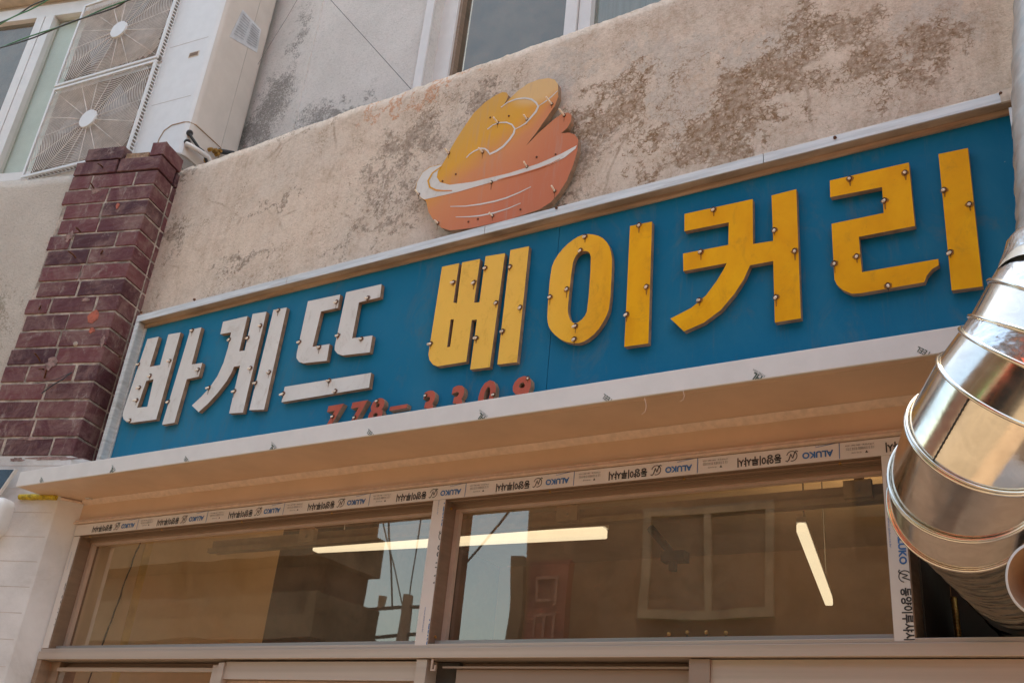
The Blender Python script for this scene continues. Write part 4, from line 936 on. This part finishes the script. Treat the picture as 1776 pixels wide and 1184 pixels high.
# grilles
def grille(z0, z1, spin):
    o = None; e0, e1 = -.035, -.002; cx, cz = (gl+gr)/2, (z0+z1)/2; hw, hz = (gr-gl)/2, (z1-z0)/2
    m = MB(); b = .012
    for (a, c, d, f) in ((gl, gr, z0, z0+b), (gl, gr, z1-b, z1)): m.obox(AS(a, e0, d), AD*(c-a), AN*.01, Vector((0, 0, f-d)))
    for (a, c) in ((gl, gl+b), (gr-b, gr)): m.obox(AS(a, e0, z0+b), AD*(c-a), AN*.01, Vector((0, 0, z1-z0-2*b)))
    for j in range(26):   # side louvres
        z = z0+.02+(z1-z0-.04)*j/25
        m.obox(AS(gr-.003, e0+.01, z), AD*.003, AN*(e1-e0-.01), Vector((0, 0, .006)))
        s = gl+.02+(gr-gl-.04)*j/25; m.obox(AS(s, e0+.01, z0), AD*.006, AN*(e1-e0-.01), Vector((0, 0, .003)))
    m.obox(AS(gl, e1-.004, z0), AD*(gr-gl), AN*.004, Vector((0, 0, .004))); m.obox(AS(gr-.004, e1-.004, z0), AD*.004, AN*.004, Vector((0, 0, z1-z0)))
    fr = m.build('fan_grille', M['white_plastic'], ac, .001)
    m = MB()
    K = 31
    for i in range(2, K+11):
        r = .030+i*(hw-.02-.030)/(K-4)*.93
        seg = 80; run = []
        for j in range(seg+1):
            a = 2*math.pi*j/seg; s, z = r*math.cos(a), r*math.sin(a)
            if abs(s) < hw-.012 and abs(z) < hz-.012: run.append(AS(cx+s, e0+.006-.006*(r/hw), cz+z))
            else:
                if len(run) > 2: m.tube(run, .0015, 4, 0, False)
                run = []
        if len(run) > 2: m.tube(run, .0015, 4, 0, False)
    for j in range(16):
        a = 2*math.pi*(j+.3)/16; r1 = min((hw-.012)/max(1e-6, abs(math.cos(a))), (hz-.012)/max(1e-6, abs(math.sin(a))))
        p, q = (AS(cx+r*math.cos(a), e0+.003, cz+r*math.sin(a)) for r in (.04, r1)); m.tube([p, q], .0018, 4, 0, False)
    m.build('wire_guard', simple('grille wire', (.62, .54, .49), .5), fr)
    m = MB(); c = AS(cx, e0-.004, cz); m.tube([c, c+AN*.012], [.046, .048], 28); m.build('hub_disc', M['white_plastic'], fr)
    m = MB(); m.obox(AS(gl+.012, e1-.0035, z0+.01), AD*(gr-gl-.024), AN*.002, Vector((0, 0, z1-z0-.02))); m.build('fan_well', simple('fan well', (.26, .205, .165), .8, 0, .3, 12), fr)
    for t in range(3):
        m = MB(); a0 = spin+t*2*math.pi/3; pts = []
        R2 = min(hw, hz)*.85
        for r, w in ((.045, .35), (.09, .55), (.14, .6), (R2, .5)): pts.append((r, a0-w*.4))
        for r, w in reversed(((.045, .35), (.09, .55), (.14, .6), (R2, .5))): pts.append((r, a0+w+.2))
        m.prism([AS(cx+r*math.cos(a), -.0075, cz+r*math.sin(a)) for r, a in pts], AN*.002); m.build('fan_blade', simple('fan blade', (.34, .31, .29), .5), fr)
gzb = AP(65, 303, -.03)[1]; gzm = AP(125, 133, -.03)[1]
s_t, gzt = AP(262, 100, -.03); print('grille z', gzb, gzm, gzt, 'x', gl, gr)
zmid = (AP(120, 150, -.035)[1]+AP(262, 99, -.035)[1])/2
zlow = AP(208, 268, -.035)[1]
h_ = zmid-gzb
grille(zmid-h_*1.0, zmid-.004, .4)
grille(zmid+.008, zmid+.008+h_*1.0, 1.2)
# sticker, pipes, valves, bracket
q = [NP(*p, AC0+AD*.0012, AD) for p in ((421, 17), (453, 52), (446, 92), (398, 64))]
m = MB(); m.prism(q, -AD*.0006); stk = m.build('data_label', simple('label', (.52, .52, .54), .5), acb)
m = MB(); 
for i in range(9):
    a = q[0].lerp(q[3], .1+i*.09); b = q[1].lerp(q[2], .1+i*.09); n1 = AD*.0014
    m.obox(a.lerp(b, .08)+n1, (b-a)*.36, (q[3]-q[0])*.025, AD*.0002); m.obox(a.lerp(b, .55)+n1, (b-a)*.38, (q[3]-q[0])*.025, AD*.0002)
m.build('label_print', simple('label print', (.34, .35, .38), .6), stk)
def SP(px, py, o=.0): return NP(px, py, AC0+AD*o, AD)
m = MB(); m.tube([SP(323, 250, .0), SP(330, 253, .018), SP(345, 262, .03), SP(360, 272, .035), SP(366, 285, .03)], .011, 10); m.build('pipe', M['pvc'], ac)
m = MB(); m.tube([SP(329, 232, .0), SP(332, 238, .012), SP(345, 257, .02), SP(352, 262, .03), SP(360, 285, .03)], .006, 10); m.build('pipe', M['black_rub'], ac)
for px, py in ((329, 231), (325, 247)):
    m = MB(); m.tube([SP(px, py, -.001), SP(px, py, .004)], [.014, .011], 14); m.build('grommet', M['black_rub'], ac)
m = MB(); 
for px, py, r in ((362, 260, .010), (370, 262, .012), (378, 263, .010), (374, 268, .011), (356, 279, .012)):
    c = SP(px, py, .015); m.tube([c, c+AD*.018], [r, r*.8], 6)
m.build('valve', M['brass'], ac)
m = MB(); m.tube([SP(380, 262, .012), SP(392, 264, .02), SP(404, 266, .02)], .011, 10); m.build('pipe', M['black_rub'], ac)
m = MB(); zb_ = az0
a = SP(303, 263, .0); b = SP(335, 290, .0)
m.prism([a, SP(335, 286, 0), SP(322, 300, 0), SP(298, 275, 0)], AD*.004)
m.build('bracket', simple('steel bracket', (.33, .29, .26), .45, .5), ac)

# cables
cb = thing('green_cable', 'twisted green and black cable hanging across the air conditioner at top left', 'cable', YP(100, 50, 1.6), 'green cables at top left')
def cable(mb, pts, y, r=.002, tw=.002, ph=0, mi=0):
    P = []
    for i in range(len(pts)-1):
        for j in range(8):
            t = j/8; a, b = pts[i], pts[i+1]; P.append(YP(a[0]+(b[0]-a[0])*t, a[1]+(b[1]-a[1])*t, y)+Vector((0, tw*math.cos((i*8+j)*.38+ph), tw*math.sin((i*8+j)*.38+ph))))
    mb.tube(P, r, 7, mi)
grn = simple('green cable sheath', (.05, .17, .07), .5); drk = simple('dark cable sheath', (.03, .03, .028), .5)
m = MB(); cable(m, [(-12, 87), (60, 62), (130, 36), (200, 10), (230, -4)], 1.6, .0031, .0030, 0); m.build('sheath', grn, cb)
m = MB(); cable(m, [(-12, 88), (60, 64), (130, 38), (200, 12), (230, -2)], 1.6, .0031, .0030, 3.1); m.build('sheath', drk, cb)
cb = thing('green_cable', 'green and dark cable crossing the very top left corner above the window', 'cable', YP(40, 20, 1.6), 'green cables at top left')
m = MB(); cable(m, [(-12, 48), (30, 28), (60, 12), (95, -4)], 1.6, .0031, .0030, 0); m.build('sheath', grn, cb)
m = MB(); cable(m, [(-12, 46), (30, 25), (60, 9), (90, -6)], 1.6, .0031, .0030, 3.1); m.build('sheath', drk, cb)
m = MB(); m.tube([YP(566, -8, 2.2), YP(640, 74, 2.2), YP(712, 154, 2.2)], .0014, 6); tag(m.build('black_wire', drk), 'thin black wire slanting down the grey upper wall to the ledge', 'wire')
m = MB(); m.tube([YP(520, -8, 2.3), YP(497, 32, 2.3), YP(470, 75, 2.3), YP(430, 140, 2.3)], .0012, 6); tag(m.build('thin_wire', simple('pale wire', (.25, .22, .2), .6)), 'thin pale wire running behind the right side of the air conditioner', 'wire')

# ================================================================ EXHAUST DUCT
R0 = .105
RG = dict(B=((-.229, 1.612, 2.127), (.187, -.972, -.05)), A=((-.213, 1.551, 2.140), (.194, -.948, .253)), C=((-.174, 1.480, 2.173), (.472, -.785, .402)),
          D=((-.126, 1.446, 2.223), (.597, -.534, .599)), E=((-.091, 1.443, 2.265), (.572, -.411, .710)), F=((-.074, 1.446, 2.291), (.50, -.30, .81)), G=((-.047, 1.458, 2.343), (.55, -.27, .79)))
duct = thing('exhaust_duct', 'large shiny galvanised elbow duct leaving the window opening and climbing out of frame at right', 'duct', (-.2, 1.6, 2.1))
def rp(kk, r=R0, k=64): return ringpts(RG[kk][0], RG[kk][1], r, k, (0, 0.0, 1.0) if False else (.3, .2, 1))
def align(a, b):
    best = min(range(len(b)), key=lambda s: sum((a[i]-b[(i+s) % len(b)]).length_squared for i in range(0, len(b), 4)))
    bb = [b[(i+best) % len(b)] for i in range(len(b))]
    br_ = b[::-1]; best2 = min(range(len(b)), key=lambda s: sum((a[i]-br_[(i+s) % len(b)]).length_squared for i in range(0, len(b), 4)))
    bc = [br_[(i+best2) % len(b)] for i in range(len(b))]
    return bb if sum((x-y).length_squared for x, y in zip(a, bb)) < sum((x-y).length_squared for x, y in zip(a, bc)) else bc
seq = ['B', 'A', 'C', 'D', 'E', 'F', 'G']
Hc = Vector((-.020, 1.470, 2.395)); RG['H'] = (tuple(Hc), (.42, -.12, .90)); seq.append('H')
prev = rp('B'); rings = {'B': prev}
for kk in seq[1:]: rings[kk] = align(rings[seq[seq.index(kk)-1]], rp(kk))
for a_, b_ in zip(seq[:-1], seq[1:]):
    m = MB(); A_, B_ = rings[a_], rings[b_]
    rr = [[x.lerp(y, t) for x, y in zip(A_, B_)] for t in (0, .25, .5, .75, 1)]
    m.ringloft(rr); m.build('duct_section', M['foil'] if (a_, b_) in (('E', 'F'), ('G', 'H')) else M['galv'], duct)
def bead(kk, r=.0035, R=R0+.002, mat='galv', off=0):
    c, n = RG[kk]; nn = Vector(n).normalized(); pts = ringpts(Vector(c)+nn*off, n, R, 72); m = MB(); rr = []
    for i, p in enumerate(pts):
        d = (p-Vector(c)-nn*off).normalized(); rr.append([p+r*(math.cos(a)*d+math.sin(a)*nn) for a in [2*math.pi*j/8 for j in range(8)]])
    m.ringloft(rr, 0, True); return m.build('seam_ring', M[mat], duct)
for kk in 'BACDEFG': bead(kk, .0032, R0+.0015); 
for kk in 'AC': bead(kk, .0022, R0+.002, 'galv', .006)
bead('B', .003, R0+.001, 'galv', -.005)
hn = Vector(RG['H'][1]).normalized()
m = MB(); m.ringloft([ringpts(Hc+hn*o_+Vector((0, 0, 0)), RG['H'][1], r_, 64) for o_, r_ in ((-.022, .1062), (-.008, .1085), (.010, .1075), (.026, .1090), (.040, .1040))]); m.build('foil_tape', M['foil'], duct)
# lock seam with rivets between C and A along the visible side
m = MB(); A_, B_ = rings['C'], rings['D']
tgt0, tgt1 = YP(1689, 690, 1.43), YP(1612, 800, 1.43)

def PJ(p): v = Vector(p)-CAM; return (888+FPX*v.dot(RGT)/v.dot(FWD), 592-FPX*v.dot(UPV)/v.dot(FWD))
def pd(i): x, y = PJ(A_[i]); x2, y2 = PJ(B_[i]); return math.hypot(x-1614, y-803)+math.hypot(x2-1689, y2-690)+(0 if (A_[i]-Vector(RG['C'][0])).dot(CAM-A_[i]) > 0 else 900)
ia = min(range(64), key=pd)
p0, p1 = A_[ia], B_[ia]; cen = Vector(RG['C'][0]); out = (p0-cen).normalized()
m.tube([p0+out*.0006, p1+out*.0006], .0010, 5)
for i in range(14): c = p0.lerp(p1, .05+.9*i/13)+out*.001; m.tube([c-(p1-p0).normalized()*.0012, c+(p1-p0).normalized()*.0012], .0014, 5)
m.build('lock_seam', M['grey_dark'], duct)
# flexible hose going back into the kitchen
m = MB(); path = [Vector((-.236, 1.64, 2.120)), Vector((-.224, 1.75, 2.112)), Vector((-.208, 1.86, 2.098)), Vector((-.19, 1.97, 2.080)), Vector((-.165, 2.08, 2.045)), Vector((-.15, 2.26, 1.97))]
def interp(P, t):
    x = t*(len(P)-1); i = min(int(x), len(P)-2); f = x-i; a, b = P[max(i-1, 0)], P[min(i+2, len(P)-1)]
    p1, p2 = P[i], P[i+1]; return .5*((2*p1)+(-a+p2)*f+(2*a-5*p1+4*p2-b)*f*f+(-a+3*p1-3*p2+b)*f**3)
rr = []; NN = 340; prevr = None
for i in range(NN):
    t = i/(NN-1); c = interp(path, t); d = (interp(path, min(1, t+.01))-interp(path, max(0, t-.01))).normalized()
    rad = .089+.0045*abs(math.cos(i/NN*math.pi*19))**6
    ring = ringpts(c, d, rad, 48, (1, .1, .1)); ring = [p+(p-c).normalized()*.002*noise.noise(p*60) for p in ring]
    rr.append(ring)
m.ringloft(rr); m.build('flexible_hose', M['flex'], duct)
# collar between flex and elbow
m = MB(); m.ringloft([ringpts(Vector(RG['B'][0])-Vector(RG['B'][1])*o_, RG['B'][1], r_, 48) for o_, r_ in ((.0, .104), (.02, .101), (.035, .092))]); m.build('collar', M['flex'], duct)
# spiral riser at the right edge
def riser():
    cA = Hc; Ps = [Vector(RG['G'][0])+Vector(RG['G'][1])*.01, cA, YP(1893, 415, 1.54), YP(1884, 300, 1.58), YP(1871, 150, 1.62), YP(1868, 0, 1.66), YP(1868, -200, 1.72), YP(1872, -420, 1.8)]
    m = MB(); rr = []; NN = 260
    for i in range(NN):
        t = i/(NN-1); c = interp(Ps, t); d = (interp(Ps, min(1, t+.01))-interp(Ps, max(0, t-.01))).normalized()
        a = d.cross(Vector((1, 0, 0))).normalized(); b = d.cross(a); ring = []
        for j in range(56):
            th = 2*math.pi*j/56; ph = (t*20 + j/56) % 1.0
            rad = R0*.985 + (.0026*math.exp(-((ph-.5)/.05)**2) if t > .18 else 0)
            ring.append(c+rad*(math.cos(th)*a+math.sin(th)*b))
        rr.append(ring)
    m.ringloft(rr); m.build('spiral_pipe', M['galv_dull'], duct)
riser()
# white pipe end
pp = thing('white_pipe', 'open end of a white plastic pipe at the lower right edge', 'pipe', YP(1800, 1003, 1.4))
c = YP(1801, 1004, 1.40); d = Vector((.45, .78, .12)).normalized()
m = MB(); k = 48
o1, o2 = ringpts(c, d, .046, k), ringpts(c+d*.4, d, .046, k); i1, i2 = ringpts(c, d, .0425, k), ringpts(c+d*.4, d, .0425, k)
m.ringloft([i1, o1, o2]); m.build('pipe_wall', M['pvc'], pp)
m = MB(); m.ringloft([i2, i1]); m.build('shaded_inside', simple('pipe inside shade', (.42, .25, .15), .7), pp)  # inside of the white pipe, its warm shade painted in as brown
m = MB(); c2 = c+d*.39; m.add(ringpts(c2, d, .0424, k), [tuple(range(k))]); m.build('end_cap', M['soffit'], pp)
m = MB(); P = [YP(1654, 1035, 2.2), YP(1658, 1065, 2.2), YP(1663, 1110, 2.2)]; m.tube([P[0]+(P[2]-P[0])*t/40 for t in range(41)], [.006+(.0012 if t % 3 == 0 else 0) for t in range(41)], 8); tag(m.build('brass_hose', M['brass']), 'thin ribbed golden hose hanging in the dark opening beside the duct', 'hose')

# ================================================================ ACROSS THE STREET (seen in the glass)
def RM(px, py, y): p = YP(px, py, 2*YG-y); return Vector((p.x, y, p.z))
tanc = simple('tan render', (.10, .075, .05), .9, 0, .1, 2); brn = simple('brown brick facade', (.11, .045, .032), .9, 0, .25, 3); dk = simple('dark facade', (.13, .078, .048), .9, 0, .2, 1.5)
win_g = simple('dark window glass', (.03, .035, .04), .1, 0, .1, 3)
oa = thing('apartment_block', 'brown banded apartment block across the street, mirrored in the left transom pane', 'building', (-9, -4.5, 0))
xe = RM(655, 980, -4.9).x
m = MB(); m.box(-15, xe, -4.8, -4, 0, 3.25); m.build('wall', brn, oa)
m = MB(); m.box(-15, xe+.1, -4.9, -3.9, 3.26, 3.72); m.box(-15, xe+.03, -4.9, -3.8, 4.10, 4.55); m.build('floor_band', tanc, oa)
m = MB(); m.box(-15, xe-.1, -4.85, -4.2, 3.73, 4.09); m.box(-15, xe-.05, -4.85, -4.15, 4.56, 7.0); m.build('wall', dk, oa)
for i in range(6):
    x = xe-.9-i*1.3; m = MB(); m.box(x-.35, x+.35, -4.148, -4.13, 4.9, 5.9); w = m.build('window', tanc, oa); m = MB(); m.box(x-.31, x+.31, -4.128, -4.12, 4.94, 5.86); m.build('pane', win_g, w)
ob = thing('tall_shop_block', 'dark shop block across the street, mirrored in the right transom pane', 'building', (-3, -4.5, 0))
x0b, x1b = RM(918, 880, -4).x, 3.2
m = MB(); m.box(x0b, x1b, -9, -4, 0, 6.2); m.build('wall', dk, ob)
m = MB(); m.box(RM(890, 965, -4).x, x0b-.005, -6, -3.95, 0, RM(890, 965, -4).z); m.build('side_pilaster', tanc, ob)
wa, wb = RM(1120, 885, -4), RM(1345, 1070, -4)
m = MB(); x_, X_, z_, Z_ = wa.x, wb.x, wb.z, wa.z
m.box(x_, X_, -3.99, -3.95, Z_-.07, Z_); m.box(x_, X_, -3.99, -3.95, z_, z_+.07); m.box(x_, x_+.08, -3.99, -3.95, z_+.07, Z_-.07); m.box(X_-.07, X_, -3.99, -3.95, z_+.07, Z_-.07); m.box((x_+X_)/2, (x_+X_)/2+.06, -3.99, -3.95, z_+.07, Z_-.07); ww = m.build('window', simple('dimmed window frame', (.20, .155, .115), .7, 0, .25, 4), ob)  # white frame, colour darkened to dim its reflection in the pane
m = MB(); m.box(x_+.08, X_-.07, -3.985, -3.98, z_+.07, Z_-.07); m.build('pane', simple('window grey', (.11, .08, .06), .3, 0, .3, 2), ww)
ra, rb = RM(925, 975, -3.9), RM(990, 1105, -3.9)
rs = thing('red_signboard', 'red upright signboard on the shop block across the street, mirrored in the right pane', 'sign', ((ra.x+rb.x)/2, -3.9, ra.z))
m = MB(); m.box(ra.x, rb.x, -3.9, -3.8, rb.z-1.2, ra.z); m.build('board', simple('red board', (.12, .030, .022), .5, 0, .4, 3), rs)
m = MB()
for i, kind in enumerate((0, 1, 0)):
    z = ra.z-.15-i*.36; xa_, xb_ = ra.x+.09, rb.x-.09
    m.box(xa_, xb_, -3.795, -3.79, z-.015, z+.015); m.box(xa_, xa_+.03, -3.795, -3.79, z-.20, z-.015); m.box(xa_, xb_-.08, -3.795, -3.79, z-.23, z-.20)
    m.box(xb_-.04, xb_-.01, -3.795, -3.79, z-.27, z-.016); m.box((xa_+xb_)/2-.015, (xa_+xb_)/2+.015, -3.795, -3.79, z-.199, z-.016) if kind else None
m.build('bar_ornament', simple('faded pink', (.19, .095, .08), .5), rs)
ra2 = thing('added_red_awning', 'long red awning added opposite, out of view, for its streak in the duct', 'awning', (1.5, -3.2, 2.6))  # added only to reflect as a red streak in the duct
m = MB(); m.add([(-.6, -4, 3.3), (3.4, -4, 3.3), (3.4, -2.9, 2.7), (-.6, -2.9, 2.7), (-.6, -2.9, 2.5), (3.4, -2.9, 2.5)], [(0, 1, 2, 3), (3, 2, 5, 4)]); m.build('cloth', simple('red cloth', (.65, .06, .03), .7), ra2)
oc = thing('low_house', 'low pale house further along the street opposite', 'building', (7, -5, 0))
m = MB(); m.box(3.4, 14, -10, -4.5, 0, 3.4); m.build('wall', simple('pale render', (.45, .38, .30), .9), oc); m = MB(); m.box(3.2, 14.2, -10.2, -4.2, 3.4, 3.6); m.build('roof', tanc, oc)
ga = thing('added_green_awning', 'green awning added across the street, out of view, to vary the duct reflections', 'awning', (-2.5, -3.3, 2.6))  # added to give the duct more to reflect
m = MB(); m.add([(-4.0, -4, 3.0), (-1.4, -4, 3.0), (-1.4, -3.1, 2.6), (-4.0, -3.1, 2.6), (-4.0, -3.1, 2.42), (-1.4, -3.1, 2.42)], [(0, 1, 2, 3), (3, 2, 5, 4)]); m.build('cloth', simple('green cloth', (.05, .20, .07), .7), ga)
m = MB()
for i in range(5): m.box(-4.6+i*1.5, -3.5+i*1.5, -3.98, -3.95, .3, 2.35)
m.build('added_shop_window', win_g, ob)  # dark openings and the cream band below are added for the duct reflections
m = MB(); m.box(-4.9, 3.1, -3.97, -3.9, 2.62, 2.92); m.build('added_fascia_band', simple('cream band', (.55, .48, .36), .6), ob)
for i in range(3):
    m = MB(); m.box(-1.9+i*1.7, -.9+i*1.7, -3.98, -3.94, 4.1, 5.3); m.build('window', win_g, ob)
# utility pole
pt = RM(709, 1045, -9); pb = RM(703, 1110, -9)
up = thing('utility_pole', 'concrete utility pole with crossarms and transformers, mirrored in the left pane', 'utility pole', (pt.x, -9, 0))
m = MB(); m.tube([(pt.x, -9, 0), (pt.x, -9, pt.z+.1)], [.15, .10], 12); m.build('pole', simple('concrete pole', (.2, .15, .12), .9), up)
for dz, L in ((-.12, .9), (-.55, .8)):
    m = MB(); m.box(pt.x-L, pt.x+L, -9.04, -8.96, pt.z+dz, pt.z+dz+.04); m.build('crossarm', M['grey_dark'], up)
for dx in (-.6, .65):
    m = MB(); m.tube([(pt.x+dx, -9, pt.z-.1), (pt.x+dx, -9, pt.z+.10)], [.055, .07], 10); m.build('transformer', simple('transformer', (.28, .2, .13), .7), up)
m = MB(); m.tube([(pt.x, -9, pt.z-.9), (pt.x+.8, -9, pt.z-.5)], .03, 6); m.tube([(pt.x, -9, pt.z-.9), (pt.x-.8, -9, pt.z-.5)], .03, 6); m.build('brace', M['grey_dark'], up)
for i, (a, b, yy) in enumerate((((697, 1050), (660, 890), -9), ((712, 1045), (735, 880), -9), ((677, 1060), (672, 880), -6), ((800, 985), (880, 880), -5))):
    p, q = RM(*a, yy), RM(*b, yy); q = p+(q-p)*1.6; m = MB(); m.tube([p, p.lerp(q, .5)-Vector((0, 0, .05)), q], .014, 6)
    tag(m.build('overhead_wire', drk), ['dark overhead wire rising left from the mirrored utility pole', 'dark overhead wire rising right from the mirrored utility pole', 'upright dark wire mirrored left of the utility pole', 'slanting dark wire mirrored in the left part of the right pane'][i], 'wire', 'overhead wires mirrored in the glass')
print('done', len(bpy.data.objects))
